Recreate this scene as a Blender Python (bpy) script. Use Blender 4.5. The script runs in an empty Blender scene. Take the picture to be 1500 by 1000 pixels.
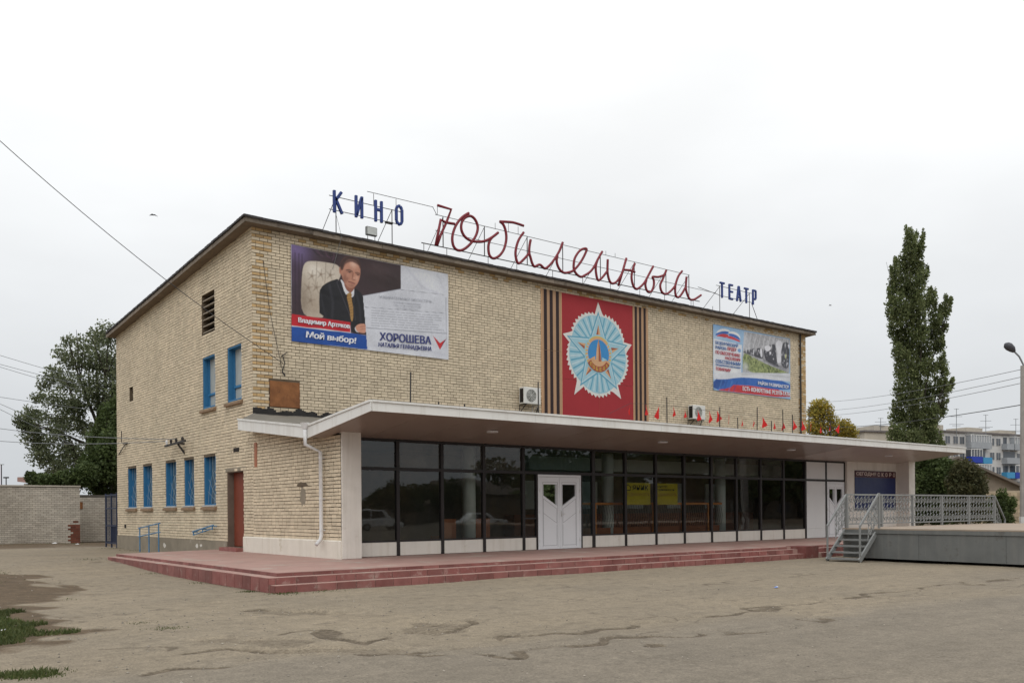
import bpy, bmesh, math, random
import numpy as np
from mathutils import Vector, Matrix
random.seed(7)
rng = np.random.default_rng(11)
R = math.radians
scene = bpy.context.scene
col = scene.collection

# ------------------------------------------------------------------ camera
CAM = Vector((-10.976, -27.037, 1.22))
yaw, roll = R(51.826), R(0.4544)
fwd = Vector((math.cos(yaw), math.sin(yaw), 0)); rgt = Vector((math.sin(yaw), -math.cos(yaw), 0)); upv = Vector((0, 0, 1))
cx = rgt * math.cos(roll) - upv * math.sin(roll); cy = rgt * math.sin(roll) + upv * math.cos(roll)
cd = bpy.data.cameras.new('camera'); cam = bpy.data.objects.new('camera', cd); col.objects.link(cam)
m = Matrix.Identity(4)
for i in range(3):
    m[i][0] = cx[i]; m[i][1] = cy[i]; m[i][2] = -fwd[i]; m[i][3] = CAM[i]
cam.matrix_world = m
cd.sensor_width = 36; cd.lens = 1311 / 1500 * 36; cd.shift_y = 0.1657
cd.clip_start = 0.1; cd.clip_end = 3000
scene.camera = cam

# ------------------------------------------------------------------ sky, sun, exposure
SUN_AZ = (-0.62, -0.78); SUN_EL = R(42)
w = bpy.data.worlds.new('World'); scene.world = w; w.use_nodes = True
nt = w.node_tree; nt.nodes.clear()
out = nt.nodes.new('ShaderNodeOutputWorld'); bg = nt.nodes.new('ShaderNodeBackground'); bg.inputs[1].default_value = 0.1
sky = nt.nodes.new('ShaderNodeTexSky'); sky.sky_type = 'NISHITA'; sky.sun_disc = False
sky.sun_elevation = SUN_EL; sky.sun_rotation = math.atan2(SUN_AZ[0], SUN_AZ[1]); sky.dust_density = 6; sky.air_density = 1.2
hs = nt.nodes.new('ShaderNodeHueSaturation'); hs.inputs['Saturation'].default_value = 0.35
nt.links.new(sky.outputs[0], hs.inputs['Color'])
tc = nt.nodes.new('ShaderNodeTexCoord'); sep = nt.nodes.new('ShaderNodeSeparateXYZ'); nt.links.new(tc.outputs['Generated'], sep.inputs[0])
ns = nt.nodes.new('ShaderNodeTexNoise'); ns.inputs['Scale'].default_value = 2.2; ns.inputs['Detail'].default_value = 5
mp = nt.nodes.new('ShaderNodeMapping'); mp.inputs['Scale'].default_value = (1, 1, 2.6)
nt.links.new(tc.outputs['Generated'], mp.inputs[0]); nt.links.new(mp.outputs[0], ns.inputs['Vector'])
ramp = nt.nodes.new('ShaderNodeValToRGB')
rs = ramp.color_ramp; rs.elements[0].position = 0.0; rs.elements[0].color = (0.345, 0.362, 0.378, 1)
e = rs.elements.new(0.2); e.color = (0.475, 0.488, 0.50, 1)
e = rs.elements.new(0.42); e.color = (0.62, 0.628, 0.632, 1)
rs.elements[-1].position = 1.0; rs.elements[-1].color = (0.88, 0.89, 0.90, 1)
nt.links.new(sep.outputs['Z'], ramp.inputs[0])
mr = nt.nodes.new('ShaderNodeMapRange'); mr.inputs[1].default_value = 0.3; mr.inputs[2].default_value = 0.7; mr.inputs[3].default_value = 18.4; mr.inputs[4].default_value = 21.6
nt.links.new(ns.outputs[0], mr.inputs[0])
vm = nt.nodes.new('ShaderNodeVectorMath'); vm.operation = 'SCALE'; nt.links.new(ramp.outputs[0], vm.inputs[0]); nt.links.new(mr.outputs[0], vm.inputs['Scale'])
mx = nt.nodes.new('ShaderNodeMixRGB'); mx.inputs[0].default_value = 0.97
nt.links.new(hs.outputs[0], mx.inputs[1]); nt.links.new(vm.outputs[0], mx.inputs[2])
nt.links.new(mx.outputs[0], bg.inputs[0]); nt.links.new(bg.outputs[0], out.inputs[0])
sd = bpy.data.lights.new('sun', 'SUN'); sd.energy = 0.65; sd.angle = R(35); sd.color = (1, 0.96, 0.9)
so = bpy.data.objects.new('sun', sd); col.objects.link(so)
sdir = Vector((SUN_AZ[0] * math.cos(SUN_EL), SUN_AZ[1] * math.cos(SUN_EL), math.sin(SUN_EL)))
so.rotation_euler = sdir.to_track_quat('Z', 'Y').to_euler()
scene.view_settings.view_transform = 'Standard'; scene.view_settings.look = 'None'
scene.view_settings.exposure = -0.2; scene.view_settings.gamma = 1; scene.view_settings.use_curve_mapping = False

# ------------------------------------------------------------------ materials
def mat(name, c, rough=0.8, var=0.0, scale=3.0, bump=0.0, bscale=40.0, c2=None, metal=0.0, spec=0.3, island=0.0, stain=None, streak=None):
    """Principled with noise variation; c2 = second colour for large blotches; island = per-piece value spread; stain=(colour, threshold, scale)."""
    mt = bpy.data.materials.new(name); mt.use_nodes = True
    t = mt.node_tree; b = t.nodes['Principled BSDF']; L = t.links.new
    b.inputs['Roughness'].default_value = rough; b.inputs['Metallic'].default_value = metal
    b.inputs['Specular IOR Level'].default_value = spec
    g = t.nodes.new('ShaderNodeNewGeometry')
    base = t.nodes.new('ShaderNodeRGB'); base.outputs[0].default_value = (*c, 1); cur = base.outputs[0]
    if c2:
        n = t.nodes.new('ShaderNodeTexNoise'); n.inputs['Scale'].default_value = scale * 0.35; n.inputs['Detail'].default_value = 6; n.inputs['Roughness'].default_value = .65
        L(g.outputs['Position'], n.inputs['Vector'])
        r = t.nodes.new('ShaderNodeMapRange'); r.inputs[1].default_value = .38; r.inputs[2].default_value = .62; L(n.outputs[0], r.inputs[0])
        k = t.nodes.new('ShaderNodeMixRGB'); L(r.outputs[0], k.inputs[0]); L(cur, k.inputs[1]); k.inputs[2].default_value = (*c2, 1); cur = k.outputs[0]
    if stain:
        n = t.nodes.new('ShaderNodeTexNoise'); n.inputs['Scale'].default_value = stain[2]; n.inputs['Detail'].default_value = 7; n.inputs['Roughness'].default_value = .7
        L(g.outputs['Position'], n.inputs['Vector'])
        r = t.nodes.new('ShaderNodeMapRange'); r.inputs[1].default_value = stain[1]; r.inputs[2].default_value = stain[1] + .12; L(n.outputs[0], r.inputs[0])
        k = t.nodes.new('ShaderNodeMixRGB'); L(r.outputs[0], k.inputs[0]); L(cur, k.inputs[1]); k.inputs[2].default_value = (*stain[0], 1); cur = k.outputs[0]
    if streak:      # (colour, amount): rain streaks running down
        mpg = t.nodes.new('ShaderNodeMapping'); mpg.inputs['Scale'].default_value = (4.5, 4.5, .32); L(g.outputs['Position'], mpg.inputs[0])
        n = t.nodes.new('ShaderNodeTexNoise'); n.inputs['Scale'].default_value = 1.0; n.inputs['Detail'].default_value = 5; n.inputs['Roughness'].default_value = .65; L(mpg.outputs[0], n.inputs['Vector'])
        r = t.nodes.new('ShaderNodeMapRange'); r.inputs[1].default_value = .5; r.inputs[2].default_value = .75; r.inputs[4].default_value = streak[1]; L(n.outputs[0], r.inputs[0])
        k = t.nodes.new('ShaderNodeMixRGB'); L(r.outputs[0], k.inputs[0]); L(cur, k.inputs[1]); k.inputs[2].default_value = (*streak[0], 1); cur = k.outputs[0]
    if var:
        n = t.nodes.new('ShaderNodeTexNoise'); n.inputs['Scale'].default_value = scale; n.inputs['Detail'].default_value = 8; n.inputs['Roughness'].default_value = .6
        L(g.outputs['Position'], n.inputs['Vector'])
        r = t.nodes.new('ShaderNodeMapRange'); r.inputs[1].default_value = .25; r.inputs[2].default_value = .75
        r.inputs[3].default_value = 1 - var; r.inputs[4].default_value = 1 + var; L(n.outputs[0], r.inputs[0])
        v = t.nodes.new('ShaderNodeVectorMath'); v.operation = 'SCALE'; L(cur, v.inputs[0]); L(r.outputs[0], v.inputs['Scale']); cur = v.outputs[0]
    if island:
        oi = t.nodes.new('ShaderNodeObjectInfo'); a = t.nodes.new('ShaderNodeMath'); a.operation = 'ADD'
        L(g.outputs['Random Per Island'], a.inputs[0]); L(oi.outputs['Random'], a.inputs[1])
        f = t.nodes.new('ShaderNodeMath'); f.operation = 'FRACT'; L(a.outputs[0], f.inputs[0])
        r = t.nodes.new('ShaderNodeMapRange'); r.inputs[3].default_value = 1 - island; r.inputs[4].default_value = 1 + island; L(f.outputs[0], r.inputs[0])
        v = t.nodes.new('ShaderNodeVectorMath'); v.operation = 'SCALE'; L(cur, v.inputs[0]); L(r.outputs[0], v.inputs['Scale']); cur = v.outputs[0]
    L(cur, b.inputs['Base Color'])
    if bump:
        n = t.nodes.new('ShaderNodeTexNoise'); n.inputs['Scale'].default_value = bscale; n.inputs['Detail'].default_value = 4
        L(g.outputs['Position'], n.inputs['Vector'])
        bp = t.nodes.new('ShaderNodeBump'); bp.inputs['Strength'].default_value = bump; bp.inputs['Distance'].default_value = .02
        L(n.outputs[0], bp.inputs['Height']); L(bp.outputs[0], b.inputs['Normal'])
    return mt

M = {}
M['brick'] = mat('cream_brick', (.67, .565, .415), .9, .09, 1.3, .3, 50, c2=(.60, .51, .375), island=.10, stain=((.50, .41, .285), .66, 1.1), streak=((.44, .36, .255), .35))
M['brick_orange'] = mat('orange_brick', (.50, .34, .17), .9, .16, 2, .25, 60, island=.18)
M['mortar'] = mat('mortar', (.125, .096, .066), .95, .35, 2, .3, 60)
M['brick_grey'] = mat('grey_brick', (.50, .455, .385), .9, .12, .8, .25, 60, c2=(.42, .375, .31), island=.14)
M['mortar_grey'] = mat('grey_mortar', (.10, .09, .075), .95, .2, 2)
M['plaster'] = mat('white_plaster', (.66, .62, .565), .85, .07, 2.5, .15, 20, stain=((.50, .445, .37), .60, 1.1), streak=((.48, .43, .36), .5))
M['cream_plaster'] = mat('cream_plaster', (.70, .655, .575), .85, .06, 2.5, .15, 25, stain=((.50, .44, .33), .60, 1.6), streak=((.50, .44, .34), .5))
M['plinth'] = mat('grey_cement', (.25, .215, .165), .95, .18, 2, .3, 30, stain=((.34, .31, .27), .64, 2))
M['tile'] = mat('red_tile', (.20, .068, .060), .6, .2, 3, .15, 25, island=.22, c2=(.235, .10, .088), stain=((.30, .19, .165), .56, 4))
M['tile_joint'] = mat('tile_joint', (.40, .25, .22), .9, .2, 3)
M['terrace_top'] = mat('pink_terrace_tile', (.37, .235, .20), .7, .14, 1.2, .15, 20, c2=(.33, .205, .175), stain=((.38, .32, .27), .54, .9))
M['white_metal'] = mat('white_metal', (.72, .71, .68), .45, .05, 1.5, stain=((.58, .53, .46), .64, 2.0), streak=((.50, .46, .40), .5))
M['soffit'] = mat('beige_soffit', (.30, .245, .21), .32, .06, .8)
M['soffit_pale'] = mat('pale_soffit', (.45, .395, .36), .32, .04, .8)  # paler tone for the soffit panels towards the right end
M['roofing'] = mat('grey_roofing_felt', (.17, .155, .13), .9, .2, 2, .3, 15)
M['tar'] = mat('tar', (.025, .023, .022), .7, .3, 5, .5, 20)
M['roof_edge'] = mat('dark_roof_edge', (.045, .04, .04), .7, .3, 3, .3, 20)
M['fascia'] = mat('weathered_fascia', (.20, .165, .13), .85, .25, 2.2, .2, 20, stain=((.09, .07, .055), .56, 1.5), island=.2)
M['eave'] = mat('eave_boards', (.20, .155, .115), .9, .2, 2)
M['blue'] = mat('blue_paint', (.035, .165, .33), .55, .14, 4)
M['blue_pane'] = mat('blue_window_pane', (.055, .12, .18), .14, .3, 3, spec=.5, c2=(.09, .13, .16))
M['curtain'] = mat('window_curtain', (.40, .415, .39), .25, .12, 2.5, spec=.5)
M['grille'] = mat('window_grille', (.26, .34, .40), .6)
M['sill'] = mat('rusty_sill', (.24, .16, .10), .85, .25, 6)
M['sill_white'] = mat('grey_ledge', (.45, .44, .42), .8, .15, 6)
M['black'] = mat('black_frame', (.022, .018, .018), .45, .2, 3)
M['dark'] = mat('dark_void', (.02, .016, .014), .9)
M['slat'] = mat('vent_slat', (.30, .255, .2), .85, .2, 4)
M['door_red'] = mat('rust_red_door', (.19, .045, .024), .6, .15, 2)
M['door_frame'] = mat('grey_door_reveal', (.15, .115, .09), .85, .2, 3)
M['pvc'] = mat('white_pvc', (.72, .73, .75), .35, .02, 2)
M['groove'] = mat('door_groove', (.30, .30, .31), .6)
M['panel'] = mat('dado_panel', (.68, .64, .58), .6, .06, 1.5, stain=((.52, .45, .37), .60, 1.8), streak=((.48, .42, .34), .5))
M['panel_grey'] = mat('grey_white_panel', (.66, .66, .65), .6, .04, 1.5)
M['pipe'] = mat('white_downpipe', (.70, .70, .70), .5, .06, 6)
M['rust'] = mat('rusted_sheet', (.27, .115, .045), .85, .25, 4, .2, 20, c2=(.17, .07, .03), stain=((.08, .045, .028), .60, 6))
M['iron'] = mat('dark_iron', (.045, .04, .038), .7, .2, 5)
M['wire'] = mat('black_cable', (.05, .05, .052), .7)
M['wire_grey'] = mat('grey_wire', (.20, .21, .22), .7)
M['letter_blue'] = mat('letter_blue', (.03, .055, .21), .5, .2, 5)
M['letter_red'] = mat('letter_red', (.20, .02, .03), .45, .15, 5)
M['rail_blue'] = mat('handrail_blue', (.06, .19, .35), .5, .2, 6)
M['ac_white'] = mat('appliance_white', (.66, .655, .62), .5, .05, 4)
M['ac_grille'] = mat('fan_grille', (.16, .165, .15), .6, .1, 10)
M['flag'] = mat('red_cloth', (.66, .025, .025), .8, .15, 6)
M['steel'] = mat('grey_painted_steel', (.145, .15, .145), .5, .14, 2, stain=((.10, .095, .085), .58, 2), streak=((.21, .205, .19), .6))
M['steel_light'] = mat('light_grey_steel', (.215, .22, .215), .5, .1, 3)
M['deck'] = mat('plywood_deck', (.34, .265, .20), .8, .15, 1.5, c2=(.30, .25, .20))
M['concrete'] = mat('concrete', (.33, .315, .29), .9, .15, 3, .2, 30)
M['lamp_head'] = mat('lamp_head', (.06, .06, .07), .4)
M['p_red'] = mat('painted_red_board', (.33, .028, .035), .7, .07, 1.2)
M['p_orange'] = mat('ribbon_tan', (.42, .26, .155), .75, .06, 2)
M['p_black'] = mat('ribbon_black', (.03, .018, .018), .7, .1, 3)
M['p_white'] = mat('emblem_white', (.66, .65, .62), .7, .05, 3)
M['p_ltblue'] = mat('emblem_light_blue', (.32, .52, .60), .7, .08, 4)
M['p_midblue'] = mat('emblem_mid_blue', (.12, .34, .47), .7, .06, 4)
M['p_ray'] = mat('emblem_pale_ray', (.47, .61, .66), .7, .06, 4)
M['p_blue'] = mat('emblem_blue', (.05, .24, .52), .7, .08, 4)
M['p_brown'] = mat('emblem_brown', (.33, .10, .055), .7, .08, 4)
M['p_tan'] = mat('emblem_tan', (.60, .36, .20), .7, .08, 4)
M['p_gold'] = mat('emblem_gold', (.60, .45, .07), .6, .1, 6)
def pr(n, c): M[n] = mat(n, c, .40, .10, 3.5, .8, 1.7)
pr('v_brown', (.055, .032, .034)); pr('v_glow', (.17, .14, .26)); pr('v_drape', (.085, .045, .07)); pr('v_chair', (.60, .53, .45)); pr('v_chair2', (.36, .29, .23))
pr('v_tuft', (.47, .40, .32)); pr('v_suit', (.017, .017, .021)); pr('v_suit2', (.035, .035, .042)); pr('v_shirt', (.70, .69, .70)); pr('v_tie', (.42, .24, .09)); pr('v_skin', (.58, .30, .21)); pr('v_skin2', (.42, .19, .13))
pr('v_skin3', (.70, .44, .34)); pr('v_hair', (.16, .065, .045)); pr('v_face', (.10, .04, .03)); pr('v_white', (.70, .71, .76)); pr('v_paper', (.68, .70, .76)); pr('v_red', (.52, .018, .028)); pr('v_blue', (.018, .09, .36))
pr('v_navy', (.05, .06, .19)); pr('v_grey', (.38, .39, .43)); pr('v_dgrey', (.20, .20, .24)); pr('v_ltblue', (.30, .47, .70)); pr('v_sky', (.56, .68, .80)); pr('v_barn', (.46, .46, .47)); pr('v_barn2', (.58, .58, .59))
pr('v_cow', (.035, .035, .042)); pr('v_grass', (.20, .27, .08)); pr('v_grass2', (.30, .36, .14)); pr('v_bl', (.03, .15, .42)); pr('v_dbl', (.025, .08, .27)); pr('v_rd', (.45, .04, .05)); pr('v_txtblue', (.07, .15, .36)); pr('v_txtred', (.45, .06, .08))
pr('v_yellow', (.56, .46, .045)); pr('board_blue', (.012, .022, .095)); pr('board_red', (.055, .008, .014)); pr('board_letter', (.70, .58, .52)); pr('ink', (.02, .02, .03))
M['wood'] = mat('orange_wood', (.72, .27, .07), .5, .15, 4)
M['chair_wood'] = mat('brown_wood', (.36, .13, .06), .5, .15, 4)
M['int_floor'] = mat('foyer_floor', (.32, .24, .18), .35, .1, 2)
M['int_wall'] = mat('foyer_wall', (.30, .21, .14), .8, .3, .7, c2=(.12, .115, .10))
M['int_col'] = mat('foyer_column', (.80, .84, .81), .5, .05, 2)
M['bark'] = mat('bark', (.05, .042, .032), .95, .25, 6, .5, 20)
M['car_white'] = mat('white_car_paint', (.72, .72, .72), .2, spec=.6); M['car_glass'] = mat('car_glass', (.02, .022, .025), .05, spec=.6)
M['rubber'] = mat('rubber', (.02, .02, .02), .8); M['rim'] = mat('wheel_rim', (.35, .35, .36), .35, metal=.6)
M['apt_wall'] = mat('pale_apartment_wall', (.56, .555, .54), .9, .1, .5, c2=(.48, .47, .455)); M['apt_tan'] = mat('tan_apartment_wall', (.50, .45, .37), .9, .1, .5, c2=(.44, .40, .34))
M['apt_win'] = mat('far_window', (.09, .10, .115), .2, spec=.5); M['apt_bluebalc'] = mat('blue_balcony', (.02, .05, .36), .6); M['apt_ltblue'] = mat('light_blue_balcony', (.06, .28, .50), .6)
M['apt_roof'] = mat('far_roof', (.17, .155, .15), .9, .2, .5); M['apt_grey'] = mat('grey_balcony', (.34, .36, .38), .8, .1, 1)
M['slate'] = mat('old_slate_roof', (.16, .135, .115), .9, .25, .8, .2, 5); M['house_wall'] = mat('house_wall', (.25, .21, .165), .9, .2, 1, .2, 10)
M['stone'] = mat('pebble', (.27, .24, .20), .9, .2, 20, island=.4); M['litter'] = mat('blue_litter', (.10, .20, .52), .5)

def glass_mat(name, tint, gloss=1.0, film=.03, dcol=(.30, .31, .29)):
    mt = bpy.data.materials.new(name); mt.use_nodes = True; t = mt.node_tree; t.nodes.clear(); L = t.links.new
    o = t.nodes.new('ShaderNodeOutputMaterial'); tr = t.nodes.new('ShaderNodeBsdfTransparent'); tr.inputs[0].default_value = (*tint, 1)
    gl = t.nodes.new('ShaderNodeBsdfGlossy'); gl.inputs['Roughness'].default_value = .012; gl.inputs[0].default_value = (.92, .95, .95, 1)
    fr = t.nodes.new('ShaderNodeFresnel'); fr.inputs[0].default_value = 1.6
    g = t.nodes.new('ShaderNodeNewGeometry'); n = t.nodes.new('ShaderNodeTexNoise'); n.inputs['Scale'].default_value = .9; n.inputs['Detail'].default_value = 1; L(g.outputs['Position'], n.inputs['Vector'])
    bp = t.nodes.new('ShaderNodeBump'); bp.inputs['Strength'].default_value = .05; bp.inputs['Distance'].default_value = .05; L(n.outputs[0], bp.inputs['Height']); L(bp.outputs[0], gl.inputs['Normal'])
    k = t.nodes.new('ShaderNodeMath'); k.operation = 'MULTIPLY'; k.inputs[1].default_value = gloss; k.use_clamp = True; L(fr.outputs[0], k.inputs[0])
    d = t.nodes.new('ShaderNodeBsdfDiffuse'); d.inputs[0].default_value = (*dcol, 1)
    n2 = t.nodes.new('ShaderNodeTexNoise'); n2.inputs['Scale'].default_value = 2.2; n2.inputs['Detail'].default_value = 7; n2.inputs['Roughness'].default_value = .7; L(g.outputs['Position'], n2.inputs['Vector'])
    r = t.nodes.new('ShaderNodeMapRange'); r.inputs[1].default_value = .35; r.inputs[2].default_value = .7; r.inputs[3].default_value = film * .4; r.inputs[4].default_value = film * 1.6; L(n2.outputs[0], r.inputs[0])
    m0 = t.nodes.new('ShaderNodeMixShader'); L(r.outputs[0], m0.inputs[0]); L(tr.outputs[0], m0.inputs[1]); L(d.outputs[0], m0.inputs[2])
    mxs = t.nodes.new('ShaderNodeMixShader'); L(k.outputs[0], mxs.inputs[0]); L(m0.outputs[0], mxs.inputs[1]); L(gl.outputs[0], mxs.inputs[2]); L(mxs.outputs[0], o.inputs[0])
    return mt
M['glass'] = glass_mat('shop_glass', (.74, .76, .73), 1.15, .012)
M['glass_teal'] = glass_mat('teal_glass', (.36, .48, .47), 1.0, .06, (.16, .24, .24))
M['glass_milky'] = glass_mat('milky_glass', (.62, .62, .58), .9, .19, (.28, .27, .24))  # milky diffuse mix, greyer than the other panes
M['glass_brown'] = glass_mat('brown_glass', (.25, .19, .14), .8, .03)

def leaf_mat(name, c, c2, trans=.35):
    mt = bpy.data.materials.new(name); mt.use_nodes = True; t = mt.node_tree; t.nodes.clear(); L = t.links.new
    o = t.nodes.new('ShaderNodeOutputMaterial'); g = t.nodes.new('ShaderNodeNewGeometry')
    rp = t.nodes.new('ShaderNodeMixRGB'); rp.inputs[1].default_value = (*c, 1); rp.inputs[2].default_value = (*c2, 1); L(g.outputs['Random Per Island'], rp.inputs[0])
    n = t.nodes.new('ShaderNodeTexNoise'); n.inputs['Scale'].default_value = .9; n.inputs['Detail'].default_value = 3; L(g.outputs['Position'], n.inputs['Vector'])
    r = t.nodes.new('ShaderNodeMapRange'); r.inputs[1].default_value = .3; r.inputs[2].default_value = .7; r.inputs[3].default_value = .65; r.inputs[4].default_value = 1.35; L(n.outputs[0], r.inputs[0])
    v = t.nodes.new('ShaderNodeVectorMath'); v.operation = 'SCALE'; L(rp.outputs[0], v.inputs[0]); L(r.outputs[0], v.inputs['Scale'])
    d = t.nodes.new('ShaderNodeBsdfPrincipled'); d.inputs['Roughness'].default_value = .6; d.inputs['Specular IOR Level'].default_value = .25; L(v.outputs[0], d.inputs['Base Color'])
    tl = t.nodes.new('ShaderNodeBsdfTranslucent'); L(v.outputs[0], tl.inputs[0])
    ms = t.nodes.new('ShaderNodeMixShader'); ms.inputs[0].default_value = trans; L(d.outputs[0], ms.inputs[1]); L(tl.outputs[0], ms.inputs[2]); L(ms.outputs[0], o.inputs[0])
    return mt
M['leaf_dark'] = leaf_mat('dark_leaves', (.045, .07, .02), (.10, .13, .045))
M['leaf_grey'] = leaf_mat('greyish_leaves', (.085, .11, .05), (.24, .26, .155), .5)
M['leaf_poplar'] = leaf_mat('poplar_leaves', (.085, .115, .04), (.235, .26, .12), .5)
M['leaf_yellow'] = leaf_mat('yellow_leaves', (.50, .36, .06), (.28, .27, .07), .5)
M['leaf_bush'] = leaf_mat('bush_leaves', (.06, .07, .03), (.10, .09, .04))
M['grass'] = leaf_mat('grass_blades', (.045, .07, .018), (.115, .125, .045), .3)

# ------------------------------------------------------------------ mesh helpers
class MB:
    def __init__(s): s.v = []; s.f = []; s.m = []
    def add(s, vs, fs, mi=0):
        b = len(s.v); s.v.extend([tuple(p) for p in vs]); s.f.extend([tuple(b + i for i in f) for f in fs]); s.m.extend([mi] * len(fs))
    def quad(s, a, b, c, d, mi=0): s.add([a, b, c, d], [(0, 1, 2, 3)], mi)
    def box(s, x0, x1, y0, y1, z0, z1, mi=0):
        x0, x1 = min(x0, x1), max(x0, x1); y0, y1 = min(y0, y1), max(y0, y1); z0, z1 = min(z0, z1), max(z0, z1)
        s.add([(x0, y0, z0), (x1, y0, z0), (x1, y1, z0), (x0, y1, z0), (x0, y0, z1), (x1, y0, z1), (x1, y1, z1), (x0, y1, z1)],
              [(0, 3, 2, 1), (4, 5, 6, 7), (0, 1, 5, 4), (1, 2, 6, 5), (2, 3, 7, 6), (3, 0, 4, 7)], mi)
    def bar(s, a, b, wd, dp, ref=(0, 1, 0), mi=0):
        """box from a to b; width wd across, depth dp along ref."""
        a, b = Vector(a), Vector(b); d = (b - a).normalized(); r = Vector(ref); r = (r - d * r.dot(d))
        if r.length < 1e-4: r = Vector((1, 0, 0)) - d * d.x
        r.normalize(); q = d.cross(r); hw, hd = q * wd / 2, r * dp / 2
        vs = [a - hw - hd, a + hw - hd, a + hw + hd, a - hw + hd, b - hw - hd, b + hw - hd, b + hw + hd, b - hw + hd]
        s.add(vs, [(0, 1, 2, 3), (7, 6, 5, 4), (0, 4, 5, 1), (1, 5, 6, 2), (2, 6, 7, 3), (3, 7, 4, 0)], mi)
    def tube(s, pts, r, n=6, mi=0, cap=True):
        pts = [Vector(p) for p in pts]; k = len(pts); rr = r if isinstance(r, (list, tuple)) else [r] * k
        ring = []; b = len(s.v); up = None
        for i, p in enumerate(pts):
            d = (pts[min(i + 1, k - 1)] - pts[max(i - 1, 0)]).normalized()
            if up is None: up = Vector((0, 0, 1)) if abs(d.z) < .9 else Vector((1, 0, 0))
            u = d.cross(up)
            if u.length < 1e-3: u = d.cross(Vector((0, 1, 0)))
            u.normalize(); v = u.cross(d); up = v if abs(v.dot(d)) < .99 else up
            for j in range(n):
                a = 2 * math.pi * j / n; s.v.append(tuple(p + (u * math.cos(a) + v * math.sin(a)) * rr[i]))
        for i in range(k - 1):
            for j in range(n):
                s.f.append((b + i * n + j, b + i * n + (j + 1) % n, b + (i + 1) * n + (j + 1) % n, b + (i + 1) * n + j)); s.m.append(mi)
        if cap:
            s.f.append(tuple(b + j for j in range(n))[::-1]); s.m.append(mi); s.f.append(tuple(b + (k - 1) * n + j for j in range(n))); s.m.append(mi)
    def prism(s, poly, h0, h1, axis='y', mi=0):
        """poly in the plane across axis, extruded h0..h1."""
        def P(p, h): return {'x': (h, p[0], p[1]), 'y': (p[0], h, p[1]), 'z': (p[0], p[1], h)}[axis]
        n = len(poly); vs = [P(p, h0) for p in poly] + [P(p, h1) for p in poly]
        s.add(vs, [tuple(range(n)), tuple(range(2 * n - 1, n - 1, -1))] + [(i, n + i, n + (i + 1) % n, (i + 1) % n) for i in range(n)], mi)
    def poly(s, pts, mi=0): s.add(pts, [tuple(range(len(pts)))], mi)
    def build(s, name, mats, parent=None, smooth=False, fix=True):
        me = bpy.data.meshes.new(name); me.from_pydata(s.v, [], s.f); me.update()
        for mm in (mats if isinstance(mats, (list, tuple)) else [mats]): me.materials.append(M[mm] if isinstance(mm, str) else mm)
        if len(me.materials) > 1: me.polygons.foreach_set('material_index', s.m)
        if smooth: me.polygons.foreach_set('use_smooth', [True] * len(me.polygons))
        if fix and len(s.f) < 3000:
            bm = bmesh.new(); bm.from_mesh(me); bmesh.ops.recalc_face_normals(bm, faces=bm.faces); bm.to_mesh(me); bm.free()
        return link(name, me, parent)
def link(name, me, parent=None, loc=None):
    o = bpy.data.objects.new(name, me); col.objects.link(o)
    if parent is not None: o.parent = parent
    if loc is not None: o.location = loc
    return o
def tag(o, label=None, cat=None, group=None, kind=None):
    if label: o['label'] = label
    if cat: o['category'] = cat
    if group: o['group'] = group
    if kind: o['kind'] = kind
    return o
def empty(name, label, cat, group=None, loc=(0, 0, 0)):
    o = bpy.data.objects.new(name, None); col.objects.link(o); o.location = loc; o.empty_display_size = .2
    return tag(o, label, cat, group)
def kids(o): return [c for c in bpy.data.objects if c.parent == o]
def bevel(o, wd, seg=2):
    md = o.modifiers.new('bevel', 'BEVEL'); md.width = wd; md.segments = seg; md.limit_method = 'ANGLE'; return o
TXT = {}
def text(s, x, z, wd, ht, y, mt, parent=None, rot=0, shear=0, bold=0.0, ext=0.0, name='lettering', small=False, dbl=0.0):
    """flat lettering on a plane facing -Y, fitted to width and cap height, bottom-left at (x, z)."""
    c = bpy.data.curves.new(name, 'FONT'); c.body = s; c.offset = bold; c.extrude = 0; c.resolution_u = 3
    if small:
        c.small_caps_scale = .78
        for i, ch in enumerate(s): c.body_format[i].use_small_caps = ch.islower()
    o = bpy.data.objects.new(name, c); col.objects.link(o)
    dg = bpy.context.evaluated_depsgraph_get(); me = bpy.data.meshes.new_from_object(o.evaluated_get(dg)); bpy.data.objects.remove(o); bpy.data.curves.remove(c)
    n = len(me.vertices); a = np.empty(n * 3, 'f'); me.vertices.foreach_get('co', a); a = a.reshape(-1, 3)
    mn, mxx = a.min(0), a.max(0); u = (a[:, 0] - mn[0]) / (mxx[0] - mn[0]) * wd; v = (a[:, 1] - mn[1]) / (mxx[1] - mn[1]) * ht
    u = u + v * shear; cr, sr = math.cos(rot), math.sin(rot)
    r = np.stack([x + u * cr - v * sr, np.full(n, y), z + u * sr + v * cr], 1).astype('f'); me.vertices.foreach_set('co', r.ravel()); me.update()
    if dbl:
        bm = bmesh.new(); bm.from_mesh(me); g = bmesh.ops.duplicate(bm, geom=bm.verts[:] + bm.edges[:] + bm.faces[:])
        for vv in [q for q in g['geom'] if isinstance(q, bmesh.types.BMVert)]: vv.co.x += dbl; vv.co.y -= .0006
        bm.to_mesh(me); bm.free()
    if ext:
        bm = bmesh.new(); bm.from_mesh(me); g = bmesh.ops.extrude_face_region(bm, geom=bm.faces[:])
        for vv in [q for q in g['geom'] if isinstance(q, bmesh.types.BMVert)]: vv.co.y += ext
        bm.to_mesh(me); bm.free()
    me.materials.clear(); me.materials.append(M[mt]); me.name = name
    return link(name, me, parent)

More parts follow.
